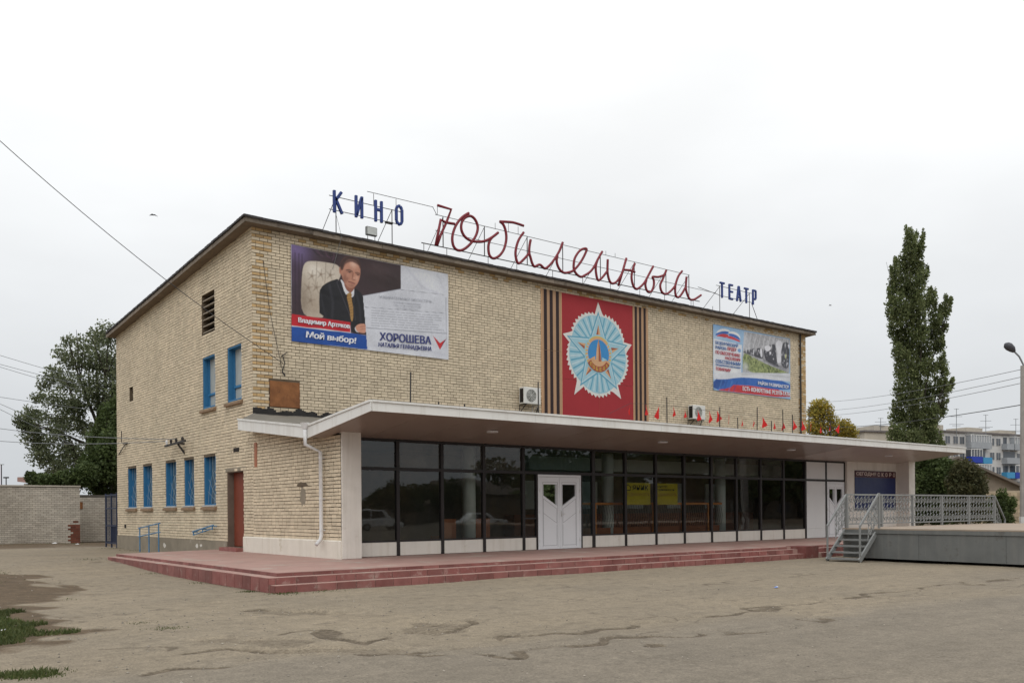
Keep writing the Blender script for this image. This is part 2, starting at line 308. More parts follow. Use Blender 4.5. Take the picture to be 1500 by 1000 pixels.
# ------------------------------------------------------------------ ground
def sm(t): t = np.clip(t, 0, 1); return t * t * (3 - 2 * t)
_gr = np.random.default_rng(3); _G = _gr.normal(size=(64, 64))
def vnoise(x, y, s):
    x = x / s; y = y / s; i = np.floor(x).astype(int); j = np.floor(y).astype(int); fx = sm(x - i); fy = sm(y - j)
    g = lambda a, b: _G[a % 64, b % 64]
    return (g(i, j) * (1 - fx) + g(i + 1, j) * fx) * (1 - fy) + (g(i, j + 1) * (1 - fx) + g(i + 1, j + 1) * fx) * fy
def segdist(x, y, pts):
    d = np.full(np.shape(x), 1e9)
    for (ax, ay), (bx, by) in zip(pts, pts[1:]):
        vx, vy = bx - ax, by - ay; t = np.clip(((x - ax) * vx + (y - ay) * vy) / (vx * vx + vy * vy), 0, 1)
        d = np.minimum(d, np.hypot(x - ax - t * vx, y - ay - t * vy))
    return d
POTS = [(-4.85, -13.55, .75, .38, -.9, .035), (-6.6, -16.5, .9, .25, -.75, .03), (-4.2, -16.7, .85, .3, .75, .035), (-6.3, -17.5, 1.1, .28, -.75, .03), (-5.3, -6.2, .35, .2, .3, .03), (-4.5, 1.6, .7, .25, .2, .03),
        (3.9, -18.4, .5, .16, -.3, .015), (6.6, -17.9, .6, .2, -.5, .015), (1.2, -19.6, .45, .14, -.6, .012), (-5.6, -11.1, .3, .15, .2, .03), (-6.9, -13.9, .22, .1, .5, .02), (-7.1, -13.2, .22, .1, .3, .02), (7.9, -20.3, .5, .16, -.6, .012)]
CRACKS = [[(-5.32, -12.73), (-4.81, -13.19), (-4.49, -14.02)], [(-6.22, -15.93), (-5.46, -16.17), (-5.61, -17.44), (-4.75, -17.24), (-3.9, -16.5), (-3.21, -16.15)], [(-7.41, -16.77), (-6.58, -17.16), (-6.08, -18.06), (-5.51, -18.43), (-3.6, -18.3), (-.9, -18.25), (2.7, -18.17), (6.2, -18.1), (10.7, -18.2)],
          [(-8.3, -17.6), (-7.0, -17.7), (-5.2, -18.9), (-2.4, -19.4), (.8, -19.9)], [(-4.6, -18.2), (-.9, -18.24)], [(2.5, -14.9), (6.5, -14.4), (10.2, -14.3)], [(-3.6, -13.2), (-1.2, -13.0)], [(-6.2, -6.6), (-5.4, -5.2)], [(-8.2, -15.6), (-7.6, -16.4)]]
CRACKS = [[(x + .0, y) for x, y in c] for c in CRACKS]
def warp(x, y): return x + .22 * vnoise(x, y, .45), y + .22 * vnoise(x + 40, y, .45)
def ground_z(x, y, fine=True):
    x = np.asarray(x, float); y = np.asarray(y, float)
    z = -.37 + .11 * sm((y + 7) / 13) * sm((3 - x) / 5) + .13 * np.exp(-(((x + 4.6) / 3.5) ** 2 + ((y - 3) / 4.5) ** 2))
    z = z + .16 * np.exp(-(((x + 8.4) / 1.3) ** 2 + ((y + 3.5) / 4.5) ** 2)) + .07 * np.exp(-(((x + 8.9) / 1.0) ** 2 + ((y + 12) / 2.5) ** 2))
    if fine:
        near = np.exp(-((np.hypot(x + 2, y + 14)) / 26) ** 4)
        z = z + near * (.010 * vnoise(x, y, 2.3) + .005 * vnoise(x, y, .7) * sm((2 - x) / 6) + .002 * vnoise(x, y, .22))
        wx, wy = warp(x, y)
        for px, py, a, b, an, dp in POTS:
            c, s = math.cos(an), math.sin(an); u = ((wx - px) * c + (wy - py) * s) / a; v = (-(wx - px) * s + (wy - py) * c) / b
            z = z - dp * sm((1.15 - np.hypot(u, v)) / .3)
        for c in CRACKS[:4]: z = z - .03 * np.exp(-(segdist(wx, wy, c) / .08) ** 2)
    return z
def axis(lo, a, b, hi, step, n):
    inner = np.arange(a, b + step / 2, step)
    g = np.geomspace(1, 1 + (a - lo), n) - 1; h = np.geomspace(1, 1 + (hi - b), n) - 1
    return np.concatenate([a - g[::-1][:-1], inner, b + h[1:]])
def make_ground():
    X = axis(-900, -12.0, 14, 900, .065, 26); Y = axis(-700, -24.5, 5, 900, .065, 26)
    gx, gy = np.meshgrid(X, Y); nx, ny = len(X), len(Y)
    z = ground_z(gx, gy)
    co = np.stack([gx, gy, z], -1).reshape(-1, 3).astype('f')
    i = np.arange((ny - 1) * (nx - 1)); r, c = i // (nx - 1), i % (nx - 1); a = r * nx + c
    idx = np.stack([a, a + 1, a + nx + 1, a + nx], 1).astype('i4')
    me = bpy.data.meshes.new('ground'); me.vertices.add(len(co)); me.vertices.foreach_set('co', co.ravel())
    me.loops.add(idx.size); me.loops.foreach_set('vertex_index', idx.ravel()); me.polygons.add(len(idx))
    me.polygons.foreach_set('loop_start', np.arange(0, idx.size, 4, dtype='i4')); me.polygons.foreach_set('loop_total', np.full(len(idx), 4, 'i4'))
    me.polygons.foreach_set('use_smooth', np.ones(len(idx), bool)); me.update()
    # wear masks: R soil, G broken asphalt / cracks, B smoother asphalt lane
    x, y = gx, gy; wx, wy = warp(x, y)
    soil = np.maximum(sm((1.25 - np.hypot((wx + 8.6) / 1.75, (wy + 4.6) / 6.2) - .15 * vnoise(x, y, .5)) / .4), sm((1.2 - np.hypot((wx + 9.6) / 1.75, (wy + 12.3) / 2.8)) / .4))
    soil = np.maximum(soil, sm((y - 15.5 + vnoise(x, y, 1.5)) / 4) * .75)
    soil = np.maximum(soil, .8 * sm((y - 45) / 40)); soil = np.maximum(soil, .8 * sm((x - 45) / 40))
    br = np.zeros_like(x)
    for px, py, a, b, an, dp in POTS:
        c, s = math.cos(an), math.sin(an); u = ((wx - px) * c + (wy - py) * s) / a; v = (-(wx - px) * s + (wy - py) * c) / b
        br = np.maximum(br, sm((1.2 - np.hypot(u, v)) / .4) * (.5 if dp > .02 else .38))
    for k, c in enumerate(CRACKS): br = np.maximum(br, (1.0 if k < 4 else .6) * np.exp(-(segdist(wx, wy, c) / (.10 if k < 4 else .10)) ** 2) * (.45 + .65 * sm(vnoise(x, y, .8) + .8)))
    lane = sm((-y - 18.0 - .12 * (x + 2) + .35 * vnoise(x, y, 1.2)) / 1.3)
    lane = np.maximum(lane, .9 * sm((x - 4) / 9) * sm((-y - 15.5) / 3))
    at = me.color_attributes.new('wear', 'FLOAT_COLOR', 'POINT')
    at.data.foreach_set('color', np.stack([soil, br, lane, np.ones_like(x)], -1).reshape(-1).astype('f'))
    mt = bpy.data.materials.new('dusty_asphalt'); mt.use_nodes = True; t = mt.node_tree; b = t.nodes['Principled BSDF']; L = t.links.new
    b.inputs['Roughness'].default_value = .93; b.inputs['Specular IOR Level'].default_value = .2
    g = t.nodes.new('ShaderNodeNewGeometry'); ca = t.nodes.new('ShaderNodeVertexColor'); ca.layer_name = 'wear'; sp = t.nodes.new('ShaderNodeSeparateColor'); L(ca.outputs[0], sp.inputs[0])
    def noise(sc, det=6, ro=.6, vec=None):
        n = t.nodes.new('ShaderNodeTexNoise'); n.inputs['Scale'].default_value = sc; n.inputs['Detail'].default_value = det; n.inputs['Roughness'].default_value = ro; L(vec or g.outputs['Position'], n.inputs['Vector']); return n.outputs[0]
    def rng_(s, a, c, lo=0., hi=1.):
        r = t.nodes.new('ShaderNodeMapRange'); L(s, r.inputs[0]); r.inputs[1].default_value = a; r.inputs[2].default_value = c; r.inputs[3].default_value = lo; r.inputs[4].default_value = hi; return r.outputs[0]
    def mix(f, a, c):
        k = t.nodes.new('ShaderNodeMixRGB')
        if isinstance(f, float): k.inputs[0].default_value = f
        else: L(f, k.inputs[0])
        for q, i in ((a, 1), (c, 2)):
            if isinstance(q, tuple): k.inputs[i].default_value = (*q, 1)
            else: L(q, k.inputs[i])
        return k.outputs[0]
    def mul(a, s):
        v = t.nodes.new('ShaderNodeVectorMath'); v.operation = 'SCALE'; L(a, v.inputs[0]); L(s, v.inputs['Scale']); return v.outputs[0]
    dusty = mix(rng_(noise(.28), .35, .65), (.262, .216, .154), (.222, .186, .137))
    dusty = mix(rng_(noise(2.6, 10, .78), .53, .66), dusty, (.16, .132, .098))
    asph = mix(rng_(noise(.5), .35, .65), (.218, .186, .143), (.190, .163, .127))
    cur = mix(sp.outputs[2], dusty, asph)
    # stretched drift streaks
    mpn = t.nodes.new('ShaderNodeMapping'); mpn.inputs['Rotation'].default_value = (0, 0, .75); mpn.inputs['Scale'].default_value = (.25, 1.6, 1); L(g.outputs['Position'], mpn.inputs[0])
    cur = mul(cur, rng_(noise(1.6, 8, .7, mpn.outputs[0]), .3, .7, .90, 1.08))
    soilc = mix(rng_(noise(3, 8, .7), .35, .65), (.135, .095, .06), (.085, .062, .038))
    m1 = t.nodes.new('ShaderNodeMath'); m1.operation = 'MULTIPLY_ADD'; L(noise(4, 6), m1.inputs[0]); m1.inputs[1].default_value = .7; m1.inputs[2].default_value = -.35
    m2 = t.nodes.new('ShaderNodeMath'); m2.operation = 'ADD'; m2.use_clamp = True; L(m1.outputs[0], m2.inputs[0]); L(sp.outputs[0], m2.inputs[1])
    cur = mix(rng_(m2.outputs[0], .3, .7), cur, soilc)
    b1m = t.nodes.new('ShaderNodeMath'); b1m.operation = 'MULTIPLY_ADD'; L(noise(14, 8, .75), b1m.inputs[0]); b1m.inputs[1].default_value = 1.1; b1m.inputs[2].default_value = -.55
    b2m = t.nodes.new('ShaderNodeMath'); b2m.operation = 'ADD'; b2m.use_clamp = True; L(b1m.outputs[0], b2m.inputs[0]); L(sp.outputs[1], b2m.inputs[1])
    cur = mix(rng_(b2m.outputs[0], .38, .62, 0, .9), cur, mix(rng_(noise(9, 6, .7), .4, .6), (.075, .058, .04), (.15, .12, .085)))
    vor = t.nodes.new('ShaderNodeTexVoronoi'); vor.feature = 'DISTANCE_TO_EDGE'; vor.inputs['Scale'].default_value = .55
    wn = t.nodes.new('ShaderNodeTexNoise'); wn.inputs['Scale'].default_value = 2.5; wn.inputs['Detail'].default_value = 6; L(g.outputs['Position'], wn.inputs['Vector'])
    wv = t.nodes.new('ShaderNodeVectorMath'); wv.operation = 'MULTIPLY_ADD'; L(wn.outputs['Color'], wv.inputs[0]); wv.inputs[1].default_value = (.9, .9, 0); L(g.outputs['Position'], wv.inputs[2]); L(wv.outputs[0], vor.inputs['Vector'])
    hm = t.nodes.new('ShaderNodeMath'); hm.operation = 'MULTIPLY'; L(rng_(vor.outputs['Distance'], .006, .022, 1, 0), hm.inputs[0]); L(rng_(noise(.45, 3), .55, .66), hm.inputs[1])
    cur = mix(rng_(hm.outputs[0], 0, 1, 0, .6), cur, (.10, .08, .058))
    # aggregate speckle
    cur = mul(cur, rng_(noise(38, 4, .75), .32, .68, .68, 1.28)); cur = mul(cur, rng_(noise(7, 6, .75), .3, .7, .80, 1.18))
    L(cur, b.inputs['Base Color'])
    bp = t.nodes.new('ShaderNodeBump'); bp.inputs['Strength'].default_value = .35; bp.inputs['Distance'].default_value = .02; L(noise(30, 6, .7), bp.inputs['Height']); L(bp.outputs[0], b.inputs['Normal'])
    me.materials.append(mt)
    o = link('ground', me); tag(o, 'dusty pale asphalt square with potholes, cracks and soil edges', None, None, 'structure')
make_ground()
def gz(x, y): return float(ground_z(np.array([x]), np.array([y]))[0])

# ------------------------------------------------------------------ terrace with steps
def make_terrace():
    mb = MB(); X1 = 29.0
    poly0 = [(-3.45, -9.69), (X1, -9.69), (X1, 0), (0.1, 0), (0.1, 3.3), (-3.45, 2.4)]
    mb.prism(poly0, -.6, 0, 'z', 0)
    mb.prism([(-3.75, -9.95), (X1, -9.95), (X1, -9.6), (-3.4, -9.6), (-3.4, 2.4), (-3.75, 2.3)], -.6, -.075, 'z', 0)
    mb.prism([(-3.72, -10.2), (X1, -10.2), (X1, -9.9), (-3.72, -9.9)], -.6, -.215, 'z', 0)
    mb.box(14.22, 14.95, -10.24, -9.5, -.6, .012, 1)
    o = mb.build('terrace', ['terrace_top', 'tile']); tag(o, 'red tiled terrace with three low steps round the cinema', None, None, 'structure')
    base = {}
    def tile(kind, ln, ht, loc):
        key = (kind, round(ln, 2), ht)
        if key not in base:
            t = MB()
            if kind == 'f': t.box(0, ln - .018, -.016, .004, 0, ht)
            else: t.box(-.016, .004, 0, ln - .018, 0, ht)
            me = bpy.data.meshes.new('tile'); me.from_pydata(t.v, [], t.f); me.materials.append(M['tile']); base[key] = me
        link('tile', base[key], o, loc)
    def run(y, z0, z1, x0, x1, off):
        x = x0 - off
        while x < x1 - .05:
            a = max(x, x0); b = min(x + .45, x1)
            if b - a > .06 and not (14.1 < (a + b) / 2 < 15.0): tile('f', b - a, z1 - z0, (a, y, z0))
            x += .45
    run(-9.69, -.072, -.008, -3.45, X1, .1); run(-9.95, -.211, -.083, -3.75, X1, .3); run(-10.2, -.388, -.223, -3.72, X1, .0)
    y = -9.69
    while y < 2.2:
        tile('s', .45, .064, (-3.45, y, -.072)); y += .45
    y = -9.95
    while y < 2.1:
        tile('s', .45, .287, (-3.75, y, -.37)); y += .45
    tile('s', .25, .165, (-3.72, -10.2, -.388))
make_terrace()

# ------------------------------------------------------------------ cinema building
cin = empty('cinema_building', 'two-storey cream brick cinema with glazed foyer under a white canopy', 'building')
def roofz(y): return 10.21 - .0615 * y      # underside of the eaves
GY = -5.28                                   # glass line
WIN_LO = [(2 * 0 + a, b) for a, b in ((12.71, 13.98), (10.5, 11.74), (7.5, 8.75), (5.47, 6.54), (3.31, 4.45))]
WIN_UP = [(.92, 2.13), (3.29, 4.5)]
LOZ, UPZ = (1.5, 3.3), (4.9, 6.7)
side_holes = [(a, b, *LOZ) for a, b in WIN_LO] + [(a, b, *UPZ) for a, b in WIN_UP] + [(3.28, 4.55, 7.5, 8.9), (13.1, 13.66, 6.1, 6.7), (.82, 2.24, .12, 2.6)]
def shell(mb, us, vs, holes, P, depth, mi=0, mr=0, top=None):
    us = sorted(set([round(u, 4) for u in us] + [h[0] for h in holes] + [h[1] for h in holes])); vs = sorted(set([round(v, 4) for v in vs] + [h[2] for h in holes] + [h[3] for h in holes]))
    for a, b in zip(us, us[1:]):
        for c, d in zip(vs, vs[1:]):
            mu, mv = (a + b) / 2, (c + d) / 2
            if any(h[0] < mu < h[1] and h[2] < mv < h[3] for h in holes): continue
            last = top and d == vs[-1]
            mb.quad(P(a, c, 0), P(b, c, 0), P(b, top(b) if last else d, 0), P(a, top(a) if last else d, 0), mi)
    for a, b, c, d in holes:
        for (p, q) in (((a, c), (b, c)), ((b, c), (b, d)), ((b, d), (a, d)), ((a, d), (a, c))):
            mb.quad(P(*p, 0), P(*q, 0), P(*q, depth), P(*p, depth), mr)
Ps = lambda u, v, d: (d, u, v)               # side wall, looks to -X
Pf = lambda u, v, d: (u, d, v)               # front wall, looks to -Y
wl = MB()
shell(wl, [-5.85, 0, 15.7], [-.6, 3.2], [h for h in side_holes if h[3] < 3.4], Ps, .32)
shell(wl, [0, 15.7], [3.2, 9.0], [h for h in side_holes if h[3] > 3.4], Ps, .32, top=lambda u: roofz(u))
wl.quad((0, -5.85, 3.2), (0, 0, 3.2), (0, 0, 3.9), (0, -5.85, 3.3))
shell(wl, [0, 29.72], [3.0, 10.21], [], Pf, .3)
wl.quad((29.72, 0, -.6), (29.72, 15.7, -.6), (29.72, 15.7, roofz(15.7)), (29.72, 0, 10.21)); wl.quad((0, 15.7, -.6), (29.72, 15.7, -.6), (29.72, 15.7, roofz(15.7)), (0, 15.7, roofz(15.7)))
wl.quad((29.2, -5.85, -.6), (29.2, 0, -.6), (29.2, 0, 3.9), (29.2, -5.85, 3.4))
wl.build('wall', 'mortar', cin, fix=False)

BL, BH, CO = .250, .083, .1
def z_top_band(i): return i > 60
def bricks(u0, u1, z0, z1, holes, stepped=None, q=None):
    """list of (u0, u1, z0, z1, orange)"""
    out = []; i0 = int(round(z0 / CO)); n = int((z1 - z0) / CO + .5)
    for i in range(n):
        c = z0 + i * CO; off = (.131 if (i0 + i) % 2 else 0) + random.choice((0, 0, 0, .131)); u = u0 - off
        hs_ = [h for h in holes if h[2] < c + BH and h[3] > c + .005]
        while u < u1:
            a, b = max(u + .009, u0), min(u + .254, u1)
            segs = [(a, b)]
            for h in hs_:
                ns = []
                for p, r in segs:
                    if h[0] <= p and h[1] >= r: continue
                    if h[0] > p and h[0] < r: ns.append((p, h[0] - .004))
                    if h[1] > p and h[1] < r: ns.append((h[1] + .004, r))
                    if h[1] <= p or h[0] >= r: ns.append((p, r))
                segs = ns
            for p, r in segs:
                if r - p < .03: continue
                zt = c + BH + random.uniform(-.005, .004)
                if stepped:
                    lim = stepped((p + r) / 2)
                    if c + .03 > lim: continue
                    zt = min(zt, lim)
                mid = (p + r) / 2
                o = False
                if q: o = q(mid, i)
                out.append((p, r, c + random.uniform(-.003, .003), zt, o))
            u += .262
    return out
side = bricks(0, 15.7, .3, 10.3, side_holes, roofz, None)
side += bricks(-5.84, 0, .48, 3.75, [], lambda u: 3.28 + max(0, u + 4.9) * .12, None)
front = bricks(-.012, 29.72, 3.9, 10.2, [(.53, 1.55, 4.6, 5.42)], None,
               lambda u, i: (u < .58 and i % 2 == 0 and random.random() < .85) or (u > 29.15 and random.random() < .7) or (z_top_band(i) and random.random() < .25))
allb = [(0, b) for b in side] + [(1, b) for b in front]
def area(k, b):
    c = Vector((0, (b[0] + b[1]) / 2, (b[2] + b[3]) / 2)) if k == 0 else Vector(((b[0] + b[1]) / 2, 0, (b[2] + b[3]) / 2))
    d = CAM - c; return (b[1] - b[0]) * (b[3] - b[2]) * (-d.x if k == 0 else -d.y) * -1 / d.length ** 3 * (1 if k == 0 else 1)
def shows(k, b):
    if k == 1: return b[2] > 4.3 and not (1.2 < b[0] < 7.4 and b[2] > 6.6) and not (11.7 < b[0] < 17.9)
    return True
full = [i for i, (k, b) in enumerate(allb) if b[1] - b[0] > .235 and not b[4] and b[3] - b[2] > .072 and shows(k, b)]
full.sort(key=lambda i: -abs(area(*allb[i])))
single = set(full[:300])
bd = {}
for k in (0, 1):
    t = MB(); (t.box(-.015, .002, -.122, .122, -.0415, .0415) if k == 0 else t.box(-.122, .122, -.015, .002, -.0415, .0415))
    me = bpy.data.meshes.new('brick'); me.from_pydata(t.v, [], t.f); me.materials.append(M['brick']); bd[k] = me
rest = MB()
for i, (k, b) in enumerate(allb):
    pr_ = random.uniform(.010, .019)
    if i in single:
        u, z = (b[0] + b[1]) / 2, (b[2] + b[3]) / 2
        link('brick', bd[k], cin, (random.uniform(-.003, .002), u, z) if k == 0 else (u, random.uniform(-.003, .002), z)); continue
    u0, u1, z0, z1, o = b
    P = (lambda u, v, d: (-d, u, v)) if k == 0 else (lambda u, v, d: (u, -d, v))
    vs = [P(u0, z0, -.002), P(u1, z0, -.002), P(u1, z1, -.002), P(u0, z1, -.002), P(u0, z0, pr_), P(u1, z0, pr_), P(u1, z1, pr_), P(u0, z1, pr_)]
    rest.add(vs, [(4, 5, 6, 7), (0, 1, 5, 4), (1, 2, 6, 5), (2, 3, 7, 6), (3, 0, 4, 7)], 1 if o else 0)
tag(rest.build('bricks', ['brick', 'brick_orange'], cin, fix=False), kind='stuff')

pl = MB()
pl.box(-.035, .1, 2.26, 15.72, -.6, .29); pl.build('plinth', 'plinth', cin)
pl = MB(); pl.prism([(-.05, -.6), (-.05, .46), (-.02, .49), (.1, .49), (.1, -.6)], -5.87, .8, 'y'); o = pl.build('plinth', 'cream_plaster', cin); o['label'] = 'cream painted plinth of the foyer side wall'
# door in side wall
dr = MB(); dr.box(.21, .27, .84, 2.22, .14, 2.58); dr.build('door', 'door_red', cin)
dk = kids(cin)[-1]
t = MB(); t.box(.17, .21, 1.02, 1.06, 1.2, 1.34); t.build('handle', 'iron', dk)
t = MB(); t.box(.005, .3, .826, .85, .12, 2.6); t.box(.005, .3, 2.21, 2.234, .12, 2.6); t.box(.005, .3, .85, 2.21, 2.57, 2.594); t.build('door_frame', 'door_frame', cin)
t = MB(); t.box(-.016, .0, .62, 2.45, 2.605, 2.72); t.build('lintel', 'plinth', cin)
t = MB(); t.box(-.28, .3, .8, 2.3, 0.004, .115); t.build('doorstep', 'tile', cin)
# windows
def window(a, b, z0, z1, upper):
    f = MB(); f.box(.004, .25, a + .002, a + .06, z0, z1); f.box(.004, .25, b - .06, b - .002, z0, z1); f.box(.004, .25, a + .06, b - .06, z1 - .06, z1 - .002); f.box(.004, .25, a + .06, b - .06, z0 + .002, z0 + .05)
    f.box(.17, .24, a + .06, a + .13, z0 + .05, z1 - .06); f.box(.17, .24, b - .13, b - .06, z0 + .05, z1 - .06)
    if upper: f.box(.16, .24, a + .13, b - .13, z0 + .46, z0 + .54)
    o = f.build('window', 'blue', cin); bevel(o, .006, 1)
    p = MB(); p.box(.215, .23, a + .13, b - .13, z0 + .05, z1 - .06); p.build('pane', 'curtain' if upper else 'blue_pane', o)
    s = MB(); s.prism([(-.11, z0 - .15), (-.11, z0 - .06), (.03, z0 - .01), (.03, z0 - .15)], a - .12, b + .12, 'y'); bevel(s.build('sill', 'sill', o), .008, 1)
    if not upper:
        l = MB(); l.box(-.07, .02, a - .02, b + .05, z0 - .03, z0 + .02); l.build('ledge', 'sill_white', o)
        g = MB(); c = (a + .1, z0 + .08)
        for rr in (.35, .62, .95):
            g.tube([(.1, c[0] + rr * math.cos(t_) * (1 if rr < .9 else .95), c[1] + rr * 1.25 * math.sin(t_)) for t_ in np.linspace(0, math.pi / 2, 9) if c[0] + rr * math.cos(t_) < b - .05], .008, 4)
        for an in (.35, .75, 1.15): g.tube([(.1, c[0], c[1]), (.1, min(b - .06, c[0] + 1.2 * math.cos(an)), c[1] + 1.25 * math.sin(an))], .006, 4)
        for k in (.5, .75): g.tube([(.1, a + (b - a) * k, z0 + 1.2), (.1, a + (b - a) * k, z1 - .05)], .006, 4)
        g.build('grille', 'grille', o)
    return o
for a, b in WIN_LO: window(a, b, *LOZ, False)
for a, b in WIN_UP: window(a, b, *UPZ, True)
# louvred vent and slit window
t = MB(); t.box(.28, .3, 3.28, 4.55, 7.5, 8.85); vo = t.build('vent', 'dark', cin)
for i in range(6):
    z = 7.56 + i * .225; s = MB(); s.prism([(.02, z), (.2, z + .05), (.2, z + .085), (.02, z + .035)], 3.29, 4.54, 'y'); s.build('slat', 'slat', vo)
t = MB(); t.box(.2, .22, 13.1, 13.66, 6.13, 6.71); t.build('slit_window', 'dark', cin)

def smear(name, y0, y1, z0, z1, mt, x=-.019, seed=1, n=14):
    """ragged thin coat on the side wall"""
    g = random.Random(seed); t = MB(); cy_, cz_ = (y0 + y1) / 2, (z0 + z1) / 2
    pts = [(x, cy_ + (y1 - y0) / 2 * math.cos(a) * g.uniform(.6, 1.15), cz_ + (z1 - z0) / 2 * math.sin(a) * g.uniform(.6, 1.15)) for a in np.linspace(0, 2 * math.pi, n, endpoint=False)]
    t.poly(pts); return t.build(name, mt, cin)
smear('mortar_patch', -3.75, -3.35, 1.35, 2.0, 'plinth', seed=3); smear('mortar_patch', -3.95, -3.1, 1.95, 2.1, 'mortar', seed=4)
smear('paint_mark', 8.7, 9.05, -.12, .1, 'plaster', -.04, 5, 9); smear('paint_mark', 5.0, 5.3, -.02, .17, 'plaster', -.04, 6, 8); smear('paint_mark', 4.55, 4.9, .05, .16, 'plaster', -.04, 8)
t = MB(); t.box(-.018, -.012, 1.15, 1.65, 3.22, 3.36); t.build('wall_hole', 'dark', cin); t = MB(); t.box(-.018, -.012, 14.3, 14.6, .62, .78); t.build('wall_hole', 'dark', cin)
# roof
rf = MB(); prof = [(-.34, roofz(-.34) - .02), (-.34, roofz(-.34) + .13), (16.0, roofz(16) + .13), (16.0, roofz(16) - .02)]
rf.prism(prof, -.34, 30.08, 'x', 0); ro = rf.build('roof', 'eave', cin)
t = MB(); t.prism([(-.4, roofz(-.4) + .134), (-.4, roofz(-.4) + .165), (16.05, roofz(16) + .165), (16.05, roofz(16) + .134)], -.4, 30.14, 'x'); t.build('roof_felt', 'roof_edge', ro)
t = MB()
for i in range(150):
    x = -.41 + i * .2036; dz = random.uniform(-.02, .012); t.box(x, x + .2036, -.415, -.39, roofz(-.4) + .11 + dz, roofz(-.4) + .172 + random.uniform(0, .015))
for i in range(80):
    y = -.4 + i * .2036; dz = random.uniform(-.02, .012); t.box(-.415, -.39, y, y + .2036, roofz(y) + .11 + dz, roofz(y) + .172 + random.uniform(0, .015))
t.build('roof_edge', 'roof_edge', ro)
x = -.36
while x < 30.08:
    e = min(x + random.uniform(2.2, 3.1), 30.1); t = MB(); j = random.uniform(-.012, .012); t.box(x + .008, e - .008, -.37, -.344, roofz(-.34) - .035 + j, roofz(-.34) + .11 + j); t.build('fascia_board', 'fascia', ro); x = e
y = -.34
while y < 16:
    e = min(y + random.uniform(2.2, 3.1), 16.02); t = MB(); j = random.uniform(-.012, .012)
    t.add([(xx, yy, roofz(yy) + zz + j) for xx in (-.37, -.344) for yy, zz in ((y + .008, -.035), (e - .008, -.035), (e - .008, .11), (y + .008, .11))], [(0, 1, 2, 3), (7, 6, 5, 4), (0, 4, 5, 1), (1, 5, 6, 2), (2, 6, 7, 3), (3, 7, 4, 0)])
    t.build('fascia_board', 'fascia', ro); y = e

# canopy
CX0, CX1 = -.48, 29.2
def csof(y): return 3.22 + (.41 * (-4.9 - y) / 3.46 if y < -4.9 else .60 * (y + 4.9) / 4.9)
cn = MB()
for (y0, t0, b0), (y1, t1, b1) in (((-8.34, 3.80, 3.645), (-4.9, 3.47, 3.24)), ((-4.9, 3.47, 3.24), (-.002, 4.10, 3.85))):
    if y1 > -1: cn.quad((0, y0, t0), (CX1, y0, t0), (CX1, y1, 4.36), (0, y1, 4.36), 0); cn.quad((CX0, y0, t0), (0, y0, t0), (0, y1, 4.36), (CX0, y1, t1), 0)
    else: cn.quad((CX0, y0, t0), (CX1, y0, t0), (CX1, y1, t1), (CX0, y1, t1), 0)
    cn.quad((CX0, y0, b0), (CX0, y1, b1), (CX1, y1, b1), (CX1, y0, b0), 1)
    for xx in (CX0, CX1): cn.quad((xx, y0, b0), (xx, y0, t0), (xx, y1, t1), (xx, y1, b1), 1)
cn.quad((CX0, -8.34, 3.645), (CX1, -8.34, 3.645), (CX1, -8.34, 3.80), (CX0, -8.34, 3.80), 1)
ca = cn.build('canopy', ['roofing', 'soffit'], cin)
x = CX0
while x < CX1 - .1:
    e = min(x + 2.5, CX1); t = MB(); t.box(x + .003, e - .003, -8.375, -8.345, 3.62, 3.83); t.build('fascia_panel', 'white_metal', ca)
    t = MB(); t.box(x + .003, e - .003, -8.41, -8.33, 3.836, 3.885); t.build('lip', 'white_metal', ca); x = e
for (ya, yb) in ((-8.35, -6.6), (-6.59, -4.92)):
    t = MB()
    def sz(y, d): return csof(y) - .015 + d
    t.add([(xx, yy, csof(yy) + zz) for xx in (-.515, -.484) for yy, zz in ((ya, -.01), (yb, -.01), (yb, .285 if yb > -6 else .25), (ya, .2 if ya < -8 else .25))], [(0, 1, 2, 3), (7, 6, 5, 4), (0, 4, 5, 1), (1, 5, 6, 2), (2, 6, 7, 3), (3, 7, 4, 0)]); t.build('fascia_panel', 'white_metal', ca)
    t = MB(); t.add([(xx, yy, csof(yy) + zz) for xx in (-.54, -.47) for yy, zz in ((ya, .205 if ya < -8 else .255), (yb, .29 if yb > -6 else .255), (yb, .345 if yb > -6 else .31), (ya, .26 if ya < -8 else .31))], [(0, 1, 2, 3), (7, 6, 5, 4), (0, 4, 5, 1), (1, 5, 6, 2), (2, 6, 7, 3), (3, 7, 4, 0)]); t.build('lip', 'white_metal', ca)
for (ya, yb) in ((-4.9, -2.5), (-2.49, -.05)):
    t = MB(); t.add([(xx, yy, csof(yy) + zz) for xx in (-.515, -.484) for yy, zz in ((ya, -.01), (yb, -.01), (yb, .285), (ya, .285))], [(0, 1, 2, 3), (7, 6, 5, 4), (0, 4, 5, 1), (1, 5, 6, 2), (2, 6, 7, 3), (3, 7, 4, 0)]); t.build('fascia_panel', 'white_metal', ca)
    t = MB(); t.add([(xx, yy, csof(yy) + zz) for xx in (-.54, -.47) for yy, zz in ((ya, .29), (yb, .29), (yb, .345), (ya, .345))], [(0, 1, 2, 3), (7, 6, 5, 4), (0, 4, 5, 1), (1, 5, 6, 2), (2, 6, 7, 3), (3, 7, 4, 0)]); t.build('lip', 'white_metal', ca)
t = MB(); t.box(-.5, -.02, -.035, -.001, csof(0) - .0, csof(0) + .3); t.build('end_board', 'white_metal', ca)
x = CX0 + .02
